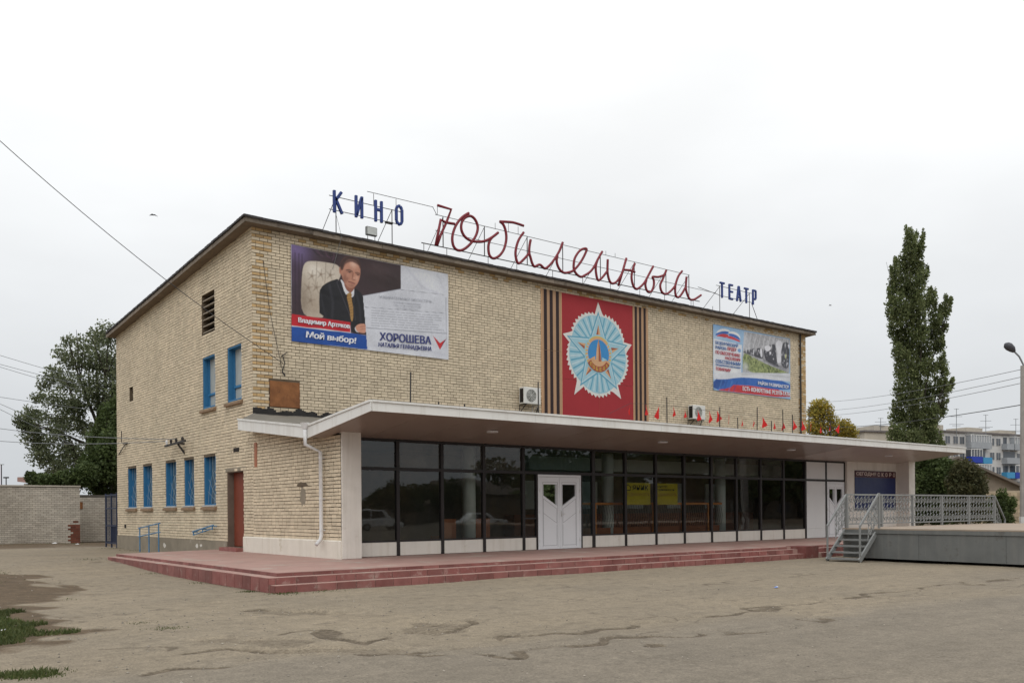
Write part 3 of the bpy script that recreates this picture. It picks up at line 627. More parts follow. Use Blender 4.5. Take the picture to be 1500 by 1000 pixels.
while x < CX1 - .1:
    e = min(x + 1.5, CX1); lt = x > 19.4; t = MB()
    t.add([(xx, yy, csof(yy) + zz) for zz in (-.004, .012) for xx, yy in ((x + .006, -8.34), (e - .006, -8.34), (e - .006, -5.0), (x + .006, -5.0))], [(0, 1, 2, 3), (7, 6, 5, 4), (0, 4, 5, 1), (1, 5, 6, 2), (2, 6, 7, 3), (3, 7, 4, 0)]); t.build('soffit_panel', 'soffit_pale' if lt else 'soffit', ca); x = e
for x in (4.1, 11.1, 18.2, 25.2):
    t = MB(); z = csof(-7.0); n = 18
    t.tube([(x, -7, z - .004), (x, -7, z - .04)], [.17, .16], n); t.build('ceiling_lamp', 'pvc', ca)
# tar upstand where the canopy meets the wall
t = MB()
for i in range(430):
    x = -.02 + i * .068; e_ = .05 * math.sin(x * 5) + .04 * math.sin(x * 13 + 1); t.box(x, x + .068, -.06, -.012, 4.33, 4.50 + e_ + random.uniform(-.02, .02))
for i in range(34):
    x = -.01 + i * .17; d_ = .25 + .2 * math.sin(x * 3) + random.uniform(-.1, .1); t.quad((x, -d_, 4.366 - .1816 * d_), (x + .17, -d_ - random.uniform(-.05, .05), 4.366 - .1816 * d_), (x + .17, -.02, 4.366), (x, -.02, 4.366))
t.build('tar_flashing', 'tar', ca)

# pillars, foyer walls
t = MB(); t.box(0.0, .57, -5.9, -5.0, 0.002, 3.4); bevel(t.build('pillar', 'plaster', cin), .01, 1)
t = MB(); t.box(28.68, 29.22, -6.05, -5.0, 0.002, 3.4); bevel(t.build('pillar', 'plaster', cin), .01, 1)
t = MB(); t.box(24.58, 28.7, -5.44, -5.2, 0.002, 3.4); t.build('poster_wall', 'plaster', cin)

# glazed front
mull = [.60, 2.03, 3.52, 5.03, 6.56, 9.55, 11.06, 12.58, 14.08, 15.61, 17.09, 18.61, 20.12, 21.64, 23.14, 24.56]
def bar(n, x0, x1, z0, z1, mt='black', d=.06, y=GY):
    t = MB(); t.box(x0, x1, y - d, y + .05, z0, z1); return t.build(n, mt, cin)
for i, x in enumerate(mull):
    wd = .05 if i not in (5,) else .065
    bar('mullion', x - wd, x + wd, .004, 3.24)
for x in (7.1, 9.0): bar('mullion', x - .03, x + .03, .004, 2.385)
for i, (a, b) in enumerate(zip(mull, mull[1:])):
    wa, wb = a + (.05 if i != 5 else .065), b - (.05 if i != 4 else .065)
    bar('transom', wa, wb, 2.385, 2.475, d=.055); bar('transom', wa, wb, 3.19, 3.3, d=.055)
def pane(x0, x1, z0, z1, mt='glass'):
    t = MB(); j = [random.uniform(-.004, .004) for _ in range(2)]
    t.add([(x0, GY + j[0], z0), (x1, GY - j[0], z0), (x1, GY - j[0] + j[1], z1), (x0, GY + j[0] + j[1], z1)], [(0, 1, 2, 3)]); t.build('pane', mt, cin, fix=False)
def dado(x0, x1, z0=.012, z1=.39, mt='panel'):
    t = MB(); t.box(x0, x1, GY - .035, GY + .03, z0, z1); t.build('dado_panel', mt, cin)
lo = [(.60, 2.03), (2.03, 3.52), (3.52, 5.03), (5.03, 6.56)] + list(zip(mull[5:], mull[6:]))[:8]
for a, b in lo:
    a2, b2 = a + .05, b - .05
    pane(a2, b2, .44, 2.385); pane(a2, b2, 2.475, 3.19, 'glass_milky' if 1.5 < a < 6 or (a > 9 and random.random() < .4) else 'glass'); dado(a2, b2); bar('transom', a2, b2, .395, .44, d=.05)
for a, b, mt in ((6.61, 7.07, 'glass'), (9.03, 9.485, 'glass_teal')):
    pane(a, b, .44, 2.385, mt); dado(a, b); bar('transom', a, b, .395, .44, d=.05)
bar('transom', 6.61, 7.07, .97, 1.02, d=.04)
pane(6.61, 9.485, 2.475, 3.19, 'glass_teal')
dado(21.69, 23.09, .012, .40, 'panel_grey'); dado(21.69, 23.09, .404, 2.385, 'panel_grey'); dado(21.69, 23.09, 2.475, 3.19, 'panel_grey'); dado(23.19, 24.51, 2.475, 3.19, 'panel_grey')
def leaf(x0, x1, z1, y, flip):
    """white PVC door leaf with a slanted five-sided window"""
    w_ = x1 - x0; s = w_ / .87
    P_ = lambda u, v: (x1 - u * w_ if flip else x0 + u * w_, v * z1)
    hole = [(.20, .90), (.87, .90), (.87, .60), (.20, .745)]      # u,v with the deep end at the meeting stile
    t = MB(); yf = y - .05; outer = [(0, 0), (1, 0), (1, 1), (0, 1)]
    o2 = [(0, 1), (1, 1), (1, 0), (0, 0)]
    def Q(lst, yy): return [(P_(*p)[0], yy, P_(*p)[1] + .012) for p in lst]
    rects = [[(0, 0), (.20, 0), (.20, 1), (0, 1)], [(.87, 0), (1, 0), (1, 1), (.87, 1)], [(.20, .90), (.87, .90), (.87, 1), (.20, 1)], [(.20, 0), (.87, 0), (.87, .60), (.20, .745)]]
    for rc in rects: t.prism([(P_(*p)[0], P_(*p)[1] + .012) for p in rc], yf, y + .02, 'y')
    o = t.build('door', 'pvc', cin)
    g = MB(); g.poly(Q(hole, y), 0); g.build('pane', 'glass_brown', o, fix=False)
    k = MB()
    for (a, b) in (((.2, .70), (.85, .56)), ((.85, .56), (.85, .36)), ((.2, .50), (.85, .36)), ((.85, .34), (.85, .05)), ((.85, .05), (.2, .05)), ((.2, .05), (.2, .70)), ((.17, .93), (.90, .93)), ((.17, .03), (.17, .93)), ((.90, .03), (.90, .93))):
        A, B = P_(*a), P_(*b); k.bar((A[0], yf - .001, A[1] + .012), (B[0], yf - .001, B[1] + .012), .010, .004, (0, 1, 0))
    k.build('groove', 'groove', o)
    h = MB()
    for v in (.12, .52, .82): x = P_(-.005, v); h.box(x[0] - .018, x[0] + .018, yf - .02, yf, x[1] - .05, x[1] + .05)
    h.build('hinge', 'panel_grey', o)
    return o
t = MB(); t.box(7.135, 7.185, GY - .06, GY + .04, .004, 2.38); t.box(8.915, 8.965, GY - .06, GY + .04, .004, 2.38); t.box(7.185, 8.915, GY - .06, GY + .04, 2.31, 2.38); t.build('door_frame', 'pvc', cin)
l1 = leaf(7.19, 8.045, 2.29, GY, False); l2 = leaf(8.055, 8.91, 2.29, GY, True)
t = MB(); t.box(8.10, 8.135, GY - .09, GY - .05, 1.05, 1.22); t.tube([(8.12, GY - .11, 1.13), (8.23, GY - .11, 1.13)], .013); t.tube([(8.12, GY - .05, 1.13), (8.12, GY - .11, 1.13)], .013); t.build('handle', 'panel_grey', l2)
t = MB(); t.box(23.2, 23.24, GY - .06, GY + .04, .004, 2.38); t.box(24.47, 24.51, GY - .06, GY + .04, .004, 2.38); t.box(23.24, 24.47, GY - .06, GY + .04, 2.31, 2.38); t.build('door_frame', 'pvc', cin)
leaf(23.245, 23.85, 2.29, GY, False); leaf(23.86, 24.465, 2.29, GY, True)

# foyer interior
t = MB(); t.quad((0.05, GY, .003), (29.1, GY, .003), (29.1, -.3, .003), (.05, -.3, .003)); t.build('foyer_floor', 'int_floor', cin)
t = MB(); t.quad((.05, -.35, 0), (29.1, -.35, 0), (29.1, -.35, 3.35), (.05, -.35, 3.35)); t.quad((.06, GY, 0), (.06, -.3, 0), (.06, -.3, 3.35), (.06, GY, 3.35)); t.quad((24.0, GY, 0), (24.0, -.3, 0), (24.0, -.3, 3.35), (24.0, GY, 3.35)); t.build('foyer_wall', 'int_wall', cin)
t = MB(); t.quad((.05, GY + .06, 3.22), (29.1, GY + .06, 3.22), (29.1, -.3, 3.22), (.05, -.3, 3.22)); t.build('foyer_ceiling', 'int_wall', cin)
for x in (5.27, 11.3, 17.5):
    t = MB(); t.tube([(x, -4.2, .004), (x, -4.2, 3.22)], .21, 20); t.build('column', 'int_col', cin, smooth=True)

t = MB(); t.box(9.2, 24, -2.4, -1.9, 2.72, 3.2); t.build('beam', 'int_col', cin)
t = MB(); t.box(9.6, 23.9, -1.0, -.4, .004, 1.1); t.build('counter', 'chair_wood', cin)
for x in (10.5, 13.2, 15.9, 18.6, 21.2): t = MB(); t.box(x, x + 1.2, -.42, -.36, 1.3, 2.4); t.build('wall_poster', 'int_col', cin)

# downpipe, gutter head
dp = empty('downpipe', 'white zigzag downpipe on the brick side wall near the white corner pillar', 'downpipe')
t = MB(); t.tube([(-.56, -4.9, 3.45), (-.56, -4.9, 3.05), (-.12, -4.9, 2.86), (-.11, -4.9, .62), (-.14, -4.9, .5), (-.30, -4.98, .37)], .052, 10); t.build('pipe', 'pipe', dp, smooth=True)
t = MB(); t.tube([(-.56, -4.9, 3.45), (-.56, -4.9, 3.62)], [.06, .13], 10); t.tube([(-.60, -4.9, 3.56), (-.4, -4.9, 3.56)], .05, 8); t.build('hopper', 'pipe', dp)
for z in (2.7, 1.6, .75): t = MB(); t.tube([(-.11, -4.9, z - .02), (-.11, -4.9, z + .02)], .062, 10); t.box(-.1, 0, -4.93, -4.87, z - .015, z + .015); t.build('clamp', 'panel_grey', dp)
rp = empty('downpipe', 'thin dark downpipe running down the far right edge of the upper brick front', 'downpipe')
t = MB(); t.tube([(29.14, -.09, 10.2), (29.14, -.09, 4.2)], .045, 8); t.build('pipe', 'iron', rp)
for z in (9.6, 8, 6.4, 4.8): t = MB(); t.box(29.08, 29.2, -.1, 0, z, z + .03); t.build('clamp', 'iron', rp)

# ------------------------------------------------------------------ banners and emblem on the front wall
YB = -.045
P1 = {'bg': [(1.29, 9.86), (5.38, 9.86), (5.37, 9.02), (3.88, 8.57), (3.99, 7.24), (3.4, 7.26), (3.39, 7.61), (1.28, 7.62)], 'glow': [(1.29, 9.86), (1.88, 9.86), (1.67, 9.63), (1.45, 9.36), (1.29, 9.13)], 'drape': [(2.15, 9.85), (2.59, 9.85), (2.99, 9.74), (2.58, 9.5), (2.14, 9.59)], 'chair': [(1.59, 7.6), (1.65, 8.91), (1.7, 9.22), (1.79, 9.37), (1.97, 9.44), (2.45, 9.48), (3.03, 9.48), (3.07, 9.05), (2.58, 8.57), (2.43, 7.65), (2.27, 7.63)], 'jacket': [(2.27, 7.61), (2.25, 8.28), (2.29, 8.61), (2.58, 8.85), (3.03, 9.05), (3.21, 8.49), (3.44, 8.44), (3.55, 8.54), (3.55, 8.81), (3.81, 8.66), (3.88, 8.57), (3.99, 7.6), (3.8, 7.28), (3.4, 7.26), (3.39, 7.61)], 'lapel': [(3.03, 9.05), (2.89, 8.9), (3.2, 8.25), (3.41, 7.78), (3.36, 8.1), (3.21, 8.49)], 'shirt': [(3.03, 9.05), (3.08, 8.8), (3.21, 8.51), (3.3, 8.55), (3.4, 8.36), (3.5, 7.95), (3.55, 8.21), (3.53, 8.5), (3.55, 8.81), (3.39, 8.73), (3.23, 8.83)], 'tie': [(3.24, 8.52), (3.4, 8.64), (3.46, 8.57), (3.44, 8.44), (3.52, 8.04), (3.48, 7.64), (3.41, 7.66), (3.36, 8.1)], 'head': [(3.08, 9.4), (3.12, 9.59), (3.31, 9.77), (3.54, 9.81), (3.72, 9.73), (3.79, 9.5), (3.78, 9.24), (3.7, 8.98), (3.55, 8.81), (3.4, 8.75), (3.25, 8.82), (3.13, 8.98), (3.08, 9.17), (3.0, 9.18), (2.99, 9.37), (3.03, 9.42)], 'hair': [(3.04, 9.42), (3.08, 9.61), (3.22, 9.75), (3.36, 9.82), (3.56, 9.83), (3.73, 9.73), (3.8, 9.52), (3.75, 9.59), (3.66, 9.71), (3.52, 9.75), (3.33, 9.73), (3.19, 9.6), (3.13, 9.41), (3.1, 9.29)], 'cheek': [(3.1, 9.18), (3.13, 8.98), (3.25, 8.82), (3.4, 8.75), (3.35, 8.89), (3.21, 8.99), (3.17, 9.15)], 'light': [(3.4, 9.66), (3.61, 9.65), (3.7, 9.48), (3.63, 9.39), (3.44, 9.42), (3.35, 9.53)], 'brow1': [(3.25, 9.36), (3.35, 9.38), (3.47, 9.34), (3.45, 9.32), (3.35, 9.35), (3.26, 9.33)], 'brow2': [(3.59, 9.32), (3.75, 9.31), (3.75, 9.28), (3.59, 9.29)], 'eye1': [(3.31, 9.3), (3.37, 9.32), (3.43, 9.3), (3.37, 9.27)], 'eye2': [(3.62, 9.26), (3.68, 9.28), (3.73, 9.26), (3.67, 9.24)], 'nose': [(3.54, 9.27), (3.6, 9.09), (3.56, 9.05), (3.45, 9.05), (3.48, 9.09), (3.52, 9.11)], 'mouth': [(3.31, 8.98), (3.44, 8.97), (3.57, 8.94), (3.56, 8.92), (3.43, 8.94)], 'hand': [(3.57, 7.5), (3.73, 7.61), (3.98, 7.64), (3.99, 7.31), (3.75, 7.3), (3.61, 7.35)], 'fing': [(3.75, 7.51), (3.98, 7.58), (3.98, 7.55), (3.76, 7.48)], 'cuff': [(3.54, 7.46), (3.71, 7.57), (3.75, 7.3), (3.59, 7.32)], 'red': [(1.28, 7.62), (3.39, 7.61), (3.39, 7.28), (1.27, 7.25)], 'blue': [(1.27, 7.22), (3.4, 7.25), (3.99, 7.24), (4.03, 6.77), (1.27, 6.73)], 'paper': [(5.37, 9.02), (7.17, 9.1), (7.32, 9.04), (7.29, 7.04), (7.2, 6.80), (4.03, 6.77), (3.88, 8.57)]}
def fan(mb, pts, y, mi):
    """triangulate a simple polygon"""
    from mathutils.geometry import tessellate_polygon
    tr = tessellate_polygon([[Vector((p[0], p[1], 0)) for p in pts]]); b = len(mb.v); mb.v.extend([(p[0], y, p[1]) for p in pts])
    for a, c, d in tr:
        p, q, r = pts[a], pts[c], pts[d]; cr = (q[0] - p[0]) * (r[1] - p[1]) - (q[1] - p[1]) * (r[0] - p[0])
        mb.f.append((b + a, b + c, b + d) if cr > 0 else (b + a, b + d, b + c)); mb.m.append(mi)
def smoothp(pts, n=1):
    for _ in range(n):
        q = []
        for i, p in enumerate(pts):
            r = pts[(i + 1) % len(pts)]; q += [(p[0] * .75 + r[0] * .25, p[1] * .75 + r[1] * .25), (p[0] * .25 + r[0] * .75, p[1] * .25 + r[1] * .75)]
        pts = q
    return pts
class Print:
    """flat printed picture: a fine grid of colours over x0..x1, z0..z1, painted layer by layer with soft edges"""
    def __init__(s, x0, x1, z0, z1, nx, nz, c):
        s.x0, s.x1, s.z0, s.z1, s.nx, s.nz = x0, x1, z0, z1, nx, nz
        s.X, s.Z = np.meshgrid(np.linspace(x0, x1, nx + 1), np.linspace(z0, z1, nz + 1)); s.C = np.empty(s.X.shape + (3,)); s.C[:] = s.lin(c)
    @staticmethod
    def lin(c): c = np.array(c, float) / 255; return np.where(c < .04045, c / 12.92, ((c + .055) / 1.055) ** 2.4)
    def mask(s, pts, blur=.01):
        inside = np.zeros(s.X.shape, bool); d = np.full(s.X.shape, 1e9); n = len(pts)
        for i in range(n):
            (ax, az), (bx, bz) = pts[i], pts[(i + 1) % n]
            if az != bz:
                c = ((az > s.Z) != (bz > s.Z)) & (s.X < (bx - ax) * (s.Z - az) / (bz - az) + ax); inside ^= c
            vx, vz = bx - ax, bz - az; l = vx * vx + vz * vz
            if l < 1e-12: continue
            t = np.clip(((s.X - ax) * vx + (s.Z - az) * vz) / l, 0, 1); d = np.minimum(d, np.hypot(s.X - ax - t * vx, s.Z - az - t * vz))
        sd = np.where(inside, d, -d); return sm(sd / (2 * blur) + .5)
    def poly(s, pts, c, blur=.01, op=1., clip=None, n=1):
        k = s.mask(smoothp(pts, n) if n else pts, blur) * op
        if clip is not None: k = k * clip
        s.C += (s.lin(c) - s.C) * k[..., None]; return k
    def spot(s, x, z, rx, rz, c, op=1., rot=0, clip=None):
        u, v = (s.X - x) * math.cos(rot) + (s.Z - z) * math.sin(rot), -(s.X - x) * math.sin(rot) + (s.Z - z) * math.cos(rot)
        k = np.exp(-(u / rx) ** 2 - (v / rz) ** 2) * op
        if clip is not None: k = k * clip
        s.C += (s.lin(c) - s.C) * k[..., None]
    def line(s, pts, wd, c, op=1., clip=None):
        k = np.exp(-(segdist(s.X, s.Z, pts) / wd) ** 2) * op
        if clip is not None: k = k * clip
        s.C += (s.lin(c) - s.C) * k[..., None]
    def build(s, name, label, y, wob, seed):
        g = np.random.default_rng(seed); n1, n2 = vnoise(s.X + 7 * seed, s.Z, .55), vnoise(s.X + .8 * s.Z + 3, s.Z - .5 * s.X, .22)
        Y = y + wob * (np.clip(n1, -1.5, 1.5) * .45 + .12 * np.clip(n2, -1.5, 1.5))
        C = np.clip(s.C * (1 + .05 * vnoise(s.X, s.Z, .03)[..., None] + .05 * vnoise(s.X + 9, s.Z, .4)[..., None]), 0, .8) * .92
        co = np.stack([s.X, Y, s.Z], -1).reshape(-1, 3); nx = s.nx + 1; i = np.arange(s.nz * s.nx); a = (i // s.nx) * nx + i % s.nx
        me = bpy.data.meshes.new(name); me.vertices.add(len(co)); me.vertices.foreach_set('co', co.astype('f').ravel()); idx = np.stack([a, a + 1, a + nx + 1, a + nx], 1).astype('i4')
        me.loops.add(idx.size); me.loops.foreach_set('vertex_index', idx.ravel()); me.polygons.add(len(idx)); me.polygons.foreach_set('loop_start', np.arange(0, idx.size, 4, dtype='i4')); me.polygons.foreach_set('loop_total', np.full(len(idx), 4, 'i4')); me.polygons.foreach_set('use_smooth', np.ones(len(idx), bool)); me.update()
        at_ = me.color_attributes.new('print', 'FLOAT_COLOR', 'POINT'); at_.data.foreach_set('color', np.concatenate([C.reshape(-1, 3), np.ones((len(co), 1))], 1).astype('f').ravel())
        me.materials.append(M['vinyl']); o = link(name, me); tag(o, label, 'banner'); return o
vm_ = bpy.data.materials.new('printed_vinyl'); vm_.use_nodes = True; _b = vm_.node_tree.nodes['Principled BSDF']; _b.inputs['Roughness'].default_value = .38; _b.inputs['Specular IOR Level'].default_value = .4
_v = vm_.node_tree.nodes.new('ShaderNodeVertexColor'); _v.layer_name = 'print'; vm_.node_tree.links.new(_v.outputs[0], _b.inputs['Base Color']); M['vinyl'] = vm_
p = Print(1.28, 7.37, 6.75, 9.86, 300, 152, (216, 218, 226))
bgm = p.poly(P1['bg'], (62, 44, 48), .006, n=0)
p.spot(1.3, 9.8, .55, .5, (150, 130, 190), .9, 0, bgm); p.spot(1.35, 9.0, .3, .9, (74, 56, 78), .8, 0, bgm); p.spot(5.0, 9.2, 1.2, .5, (52, 38, 36), .8, 0, bgm); p.spot(4.4, 9.6, .7, .25, (80, 60, 60), .5, 0, bgm)
for k in range(7): p.line([(2.0 + k * .16, 9.86), (2.2 + k * .12, 9.68), (2.75, 9.72 - k * .03)], .022, (95, 66, 84) if k % 2 else (40, 26, 34), .7, bgm)
for x in (1.42, 1.55, 1.66): p.line([(x, 9.6), (x, 7.7)], .02, (40, 28, 36), .6, bgm)
chm = p.poly(P1['chair'], (206, 194, 178), .015, n=2) * bgm
p.spot(1.7, 8.1, .22, .8, (140, 122, 104), .75, 0, chm); p.spot(2.1, 9.15, .3, .22, (232, 224, 212), .8, 0, chm); p.spot(2.75, 9.25, .22, .2, (224, 212, 198), .6, 0, chm); p.spot(2.1, 8.0, .28, .5, (158, 138, 118), .6, 0, chm)
for x, z in ((2.0, 8.95), (2.32, 9.05), (2.66, 9.08), (1.88, 8.55), (2.16, 8.6), (1.95, 8.15)):
    p.spot(x, z, .05, .05, (120, 100, 84), .9, 0, chm)
    for an in (.3, 1.4, 2.6, 3.9, 5.2): p.line([(x, z), (x + .16 * math.cos(an), z + .18 * math.sin(an))], .018, (150, 132, 114), .6, chm)
for x in (2.18, 2.5): p.line([(x, 9.46), (x - .03, 8.9), (x - .1, 8.5)], .018, (158, 142, 126), .7, chm)
p.poly(P1['shirt'], (226, 226, 232), .008, n=1); p.spot(3.42, 8.45, .06, .2, (170, 172, 184), .6, 0, p.mask(P1['shirt'], .01))
jm = p.poly(P1['jacket'], (25, 24, 29), .008, n=1)
p.line([(2.62, 8.75), (2.75, 8.2), (2.72, 7.7)], .05, (50, 49, 56), .7, jm); p.line([(3.03, 9.03), (2.9, 8.88), (3.2, 8.22), (3.4, 7.8)], .014, (66, 64, 72), .9, jm); p.line([(2.32, 8.4), (2.42, 7.9), (2.5, 7.7)], .04, (44, 43, 50), .6, jm); p.line([(3.6, 8.7), (3.75, 8.2), (3.8, 7.5)], .04, (46, 45, 52), .7, jm); p.line([(3.56, 8.7), (3.52, 8.2), (3.58, 7.7)], .012, (62, 60, 68), .8, jm)
tm = p.poly(P1['tie'], (172, 132, 74), .008, n=1)
for k in range(9): p.line([(3.2, 8.55 - k * .1), (3.55, 8.68 - k * .1)], .013, (120, 84, 44), .6, tm)
p.poly([(3.14, 9.05), (3.2, 8.72), (3.4, 8.58), (3.55, 8.75), (3.6, 9.0)], (150, 96, 76), .012, n=1)
hm_ = p.poly(P1['head'], (196, 140, 116), .010, n=2)
p.spot(3.2, 9.05, .12, .22, (142, 92, 74), .8, -.3, hm_); p.spot(3.52, 9.58, .13, .12, (234, 190, 168), .85, 0, hm_); p.spot(3.64, 9.14, .07, .09, (224, 174, 152), .7, 0, hm_); p.spot(3.3, 9.18, .06, .07, (214, 158, 136), .6, 0, hm_); p.spot(3.45, 8.85, .16, .08, (158, 110, 92), .75, .2, hm_); p.spot(3.77, 9.3, .03, .2, (160, 108, 88), .7, 0, hm_)
p.spot(3.36, 9.305, .085, .035, (120, 74, 60), .8, 0, hm_); p.spot(3.68, 9.265, .07, .032, (126, 80, 64), .8, 0, hm_)
p.line([(3.26, 9.345), (3.36, 9.372), (3.48, 9.33)], .017, (70, 42, 34), .95, hm_); p.line([(3.59, 9.31), (3.68, 9.325), (3.75, 9.30)], .017, (70, 42, 34), .95, hm_)
p.spot(3.375, 9.29, .032, .018, (34, 24, 22), .97); p.spot(3.685, 9.25, .028, .017, (34, 24, 22), .97); p.line([(3.32, 9.30), (3.38, 9.315), (3.43, 9.30)], .008, (60, 40, 34), .8); p.line([(3.63, 9.265), (3.69, 9.278), (3.73, 9.262)], .008, (60, 40, 34), .8); p.spot(3.345, 9.295, .01, .008, (220, 210, 204), .7)
p.line([(3.50, 9.28), (3.485, 9.12)], .024, (140, 90, 72), .85, hm_); p.spot(3.545, 9.12, .035, .03, (226, 172, 150), .8, 0, hm_); p.line([(3.45, 9.075), (3.52, 9.06), (3.58, 9.07)], .011, (104, 62, 50), .8, hm_)
p.line([(3.33, 8.965), (3.44, 8.96), (3.56, 8.935)], .016, (104, 50, 46), .95, hm_); p.line([(3.36, 8.93), (3.46, 8.92), (3.53, 8.915)], .012, (180, 116, 102), .7, hm_); p.line([(3.30, 9.1), (3.27, 8.98)], .012, (150, 100, 82), .6, hm_)
p.spot(3.04, 9.3, .035, .08, (170, 108, 88), .9)
hc = p.mask(smoothp([(3.02, 9.36), (3.05, 9.62), (3.2, 9.80), (3.4, 9.86), (3.6, 9.85), (3.76, 9.74), (3.81, 9.5), (3.77, 9.46), (3.72, 9.58), (3.6, 9.63), (3.45, 9.66), (3.3, 9.60), (3.2, 9.52), (3.15, 9.38), (3.1, 9.30)], 1), .03); p.C += (p.lin((86, 56, 48)) - p.C) * (hc * .9)[..., None]
hr_ = p.mask(smoothp(P1['hair'], 2), .02); p.C += (p.lin((66, 42, 36)) - p.C) * (hr_ * .92)[..., None]
for k in range(14): p.line([(3.1 + k * .05, 9.72 + .09 * math.sin(k / 13 * 3.1)), (3.14 + k * .045, 9.64 + .1 * math.sin(k / 13 * 3.1))], .008, (70, 44, 38), .45, hr_)
p.poly(P1['cuff'], (220, 220, 226), .01); hn = p.poly(P1['hand'], (206, 148, 124), .01, n=2); p.line([(3.76, 7.5), (3.98, 7.57)], .012, (140, 88, 70), .8, hn); p.line([(3.78, 7.43), (3.98, 7.48)], .010, (150, 98, 80), .7, hn)
p.poly(P1['red'], (193, 28, 42), .004, n=0); p.poly(P1['blue'], (24, 76, 158), .004, n=0)
pm_ = p.poly(P1['paper'], (212, 214, 222), .004, n=0); p.line([(3.88, 8.57), (5.37, 9.02)], .012, (170, 172, 184), .8)
p.spot(6.6, 9.5, .5, .4, (228, 230, 236), .6); p.line([(5.6, 9.8), (6.3, 9.2), (6.9, 9.1)], .05, (196, 198, 210), .5); p.line([(6.9, 9.8), (7.2, 9.2)], .05, (200, 202, 212), .5); p.line([(4.1, 6.9), (5.6, 7.05), (7.2, 6.9)], .05, (198, 200, 212), .5)
for a, b, wd in (((3.95, 8.2), (7.25, 8.42), .007), ((3.99, 7.5), (7.29, 7.69), .012), ((5.37, 9.0), (7.15, 9.08), .007), ((7.27, 8.98), (7.26, 7.1), .007)): p.line([a, b], wd, (120, 122, 134), .9)
for i in range(7):
    z = 8.12 - i * .085; L_ = random.uniform(2.3, 3.0); x = 4.2
    while x < 4.2 + L_:
        wl_ = random.uniform(.12, .4); p.line([(x, z + (x - 4.2) * .062), (min(x + wl_, 7.15), z + (min(x + wl_, 7.15) - 4.2) * .062)], .012, (140, 142, 152), .75); x += wl_ + .06
p.poly([(6.69, 7.54), (6.99, 7.31), (6.99, 7.07)], (200, 40, 44), .004, n=0); p.poly([(6.69, 7.54), (6.78, 7.40), (6.99, 7.07)], (60, 50, 110), .004, n=0); p.poly([(6.99, 7.31), (7.28, 7.50), (6.99, 7.07)], (206, 44, 46), .004, n=0); p.poly([(7.18, 7.42), (7.28, 7.50), (6.99, 7.07)], (90, 40, 84), .004, n=0)
b1 = p.build('election_banner', 'large campaign banner with a seated man in a dark suit on the brick front', YB - .006, .016, 1)
YT = YB - .031
text('ИЗБИРАТЕЛЬНЫЙ БЮЛЛЕТЕНЬ', 4.52, 8.585, 2.12, .115, YT, 'v_grey', b1, .062)
text('по дополнительным выборам', 5.06, 8.48, 1.12, .075, YT, 'v_grey', b1, .062); text('главы Безенчукского района', 5.06, 8.385, 1.12, .075, YT, 'v_grey', b1, .062); text('10 октября 2010 года', 5.2, 8.30, .84, .07, YT, 'v_grey', b1, .062)
text('ХОРОШЕВА', 4.49, 7.12, 2.1, .29, YT, 'v_navy', b1, .045, .04, .010, dbl=.022); text('НАТАЛЬЯ ГЕННАДЬЕВНА', 4.44, 6.88, 2.16, .18, YT, 'v_navy', b1, .035, .12, .006, dbl=.014)
text('Владимир Артяков', 1.50, 7.335, 1.84, .20, YT, 'v_white', b1, .01, 0, .008, small=True, dbl=.018); text('Мой выбор!', 1.75, 6.86, 1.8, .27, YT, 'v_white', b1, .0, .12, .010, dbl=.024)

P2 = {'photo': [(24.59, 9.8), (28.28, 9.84), (28.22, 8.11), (24.44, 7.81), (24.42, 8.72)], 'grass': [(24.45, 8.78), (25.02, 8.7), (26.19, 8.41), (27.88, 8.16), (28.22, 8.11), (24.44, 7.77)], 'tray': [(26.19, 8.57), (27.95, 8.23), (27.88, 8.19), (26.12, 8.53)], 'blue': [(22.27, 7.31), (23.01, 7.35), (24.25, 7.56), (25.52, 7.63), (28.29, 7.68), (28.29, 7.18), (23.87, 7.25), (23.43, 6.9), (22.26, 6.81)], 'bluedk': [(22.27, 7.31), (23.2, 7.33), (22.89, 7.01), (22.26, 6.81)], 'red': [(23.87, 7.23), (28.29, 7.20), (28.29, 6.83), (23.43, 6.82), (22.38, 6.82), (23.43, 6.98)], 'wh': [(22.27, 7.58), (24.37, 7.8), (28.29, 8.11), (28.29, 7.69), (25.52, 7.63), (24.25, 7.56), (23.01, 7.35), (22.27, 7.31)],
      'f1': [(22.44, 9.45), (22.68, 9.67), (23.04, 9.77), (23.42, 9.74), (23.53, 9.66), (23.22, 9.66), (22.8, 9.57)], 'f2': [(22.44, 9.45), (22.8, 9.59), (23.22, 9.66), (23.42, 9.63), (23.34, 9.52), (22.86, 9.5), (22.42, 9.34)], 'f3': [(22.42, 9.32), (22.86, 9.5), (23.34, 9.52), (23.42, 9.47), (23.22, 9.33), (22.8, 9.36)], 'f4': [(23.42, 9.66), (23.84, 9.71), (24.21, 9.6), (24.3, 9.37), (24.02, 9.52), (23.42, 9.53)], 'f5': [(23.42, 9.59), (23.84, 9.58), (24.18, 9.48), (24.28, 9.33), (23.83, 9.42), (23.42, 9.47)], 'f6': [(23.22, 9.35), (23.42, 9.47), (23.83, 9.42), (24.27, 9.31), (24.24, 9.24), (23.65, 9.32)]}
cows = [[(24.51, 8.84), (25.02, 9.0), (25.8, 9.14), (26.06, 9.13), (26.12, 8.61), (25.8, 8.62), (25.02, 8.72), (24.51, 8.77)], [(26.07, 9.17), (26.87, 9.46), (27.07, 9.44), (27.19, 8.51), (27.4, 8.32), (26.72, 8.38), (26.19, 8.61)], [(27.58, 9.58), (28.27, 9.74), (28.25, 8.28), (27.53, 8.38), (27.57, 8.71)]]
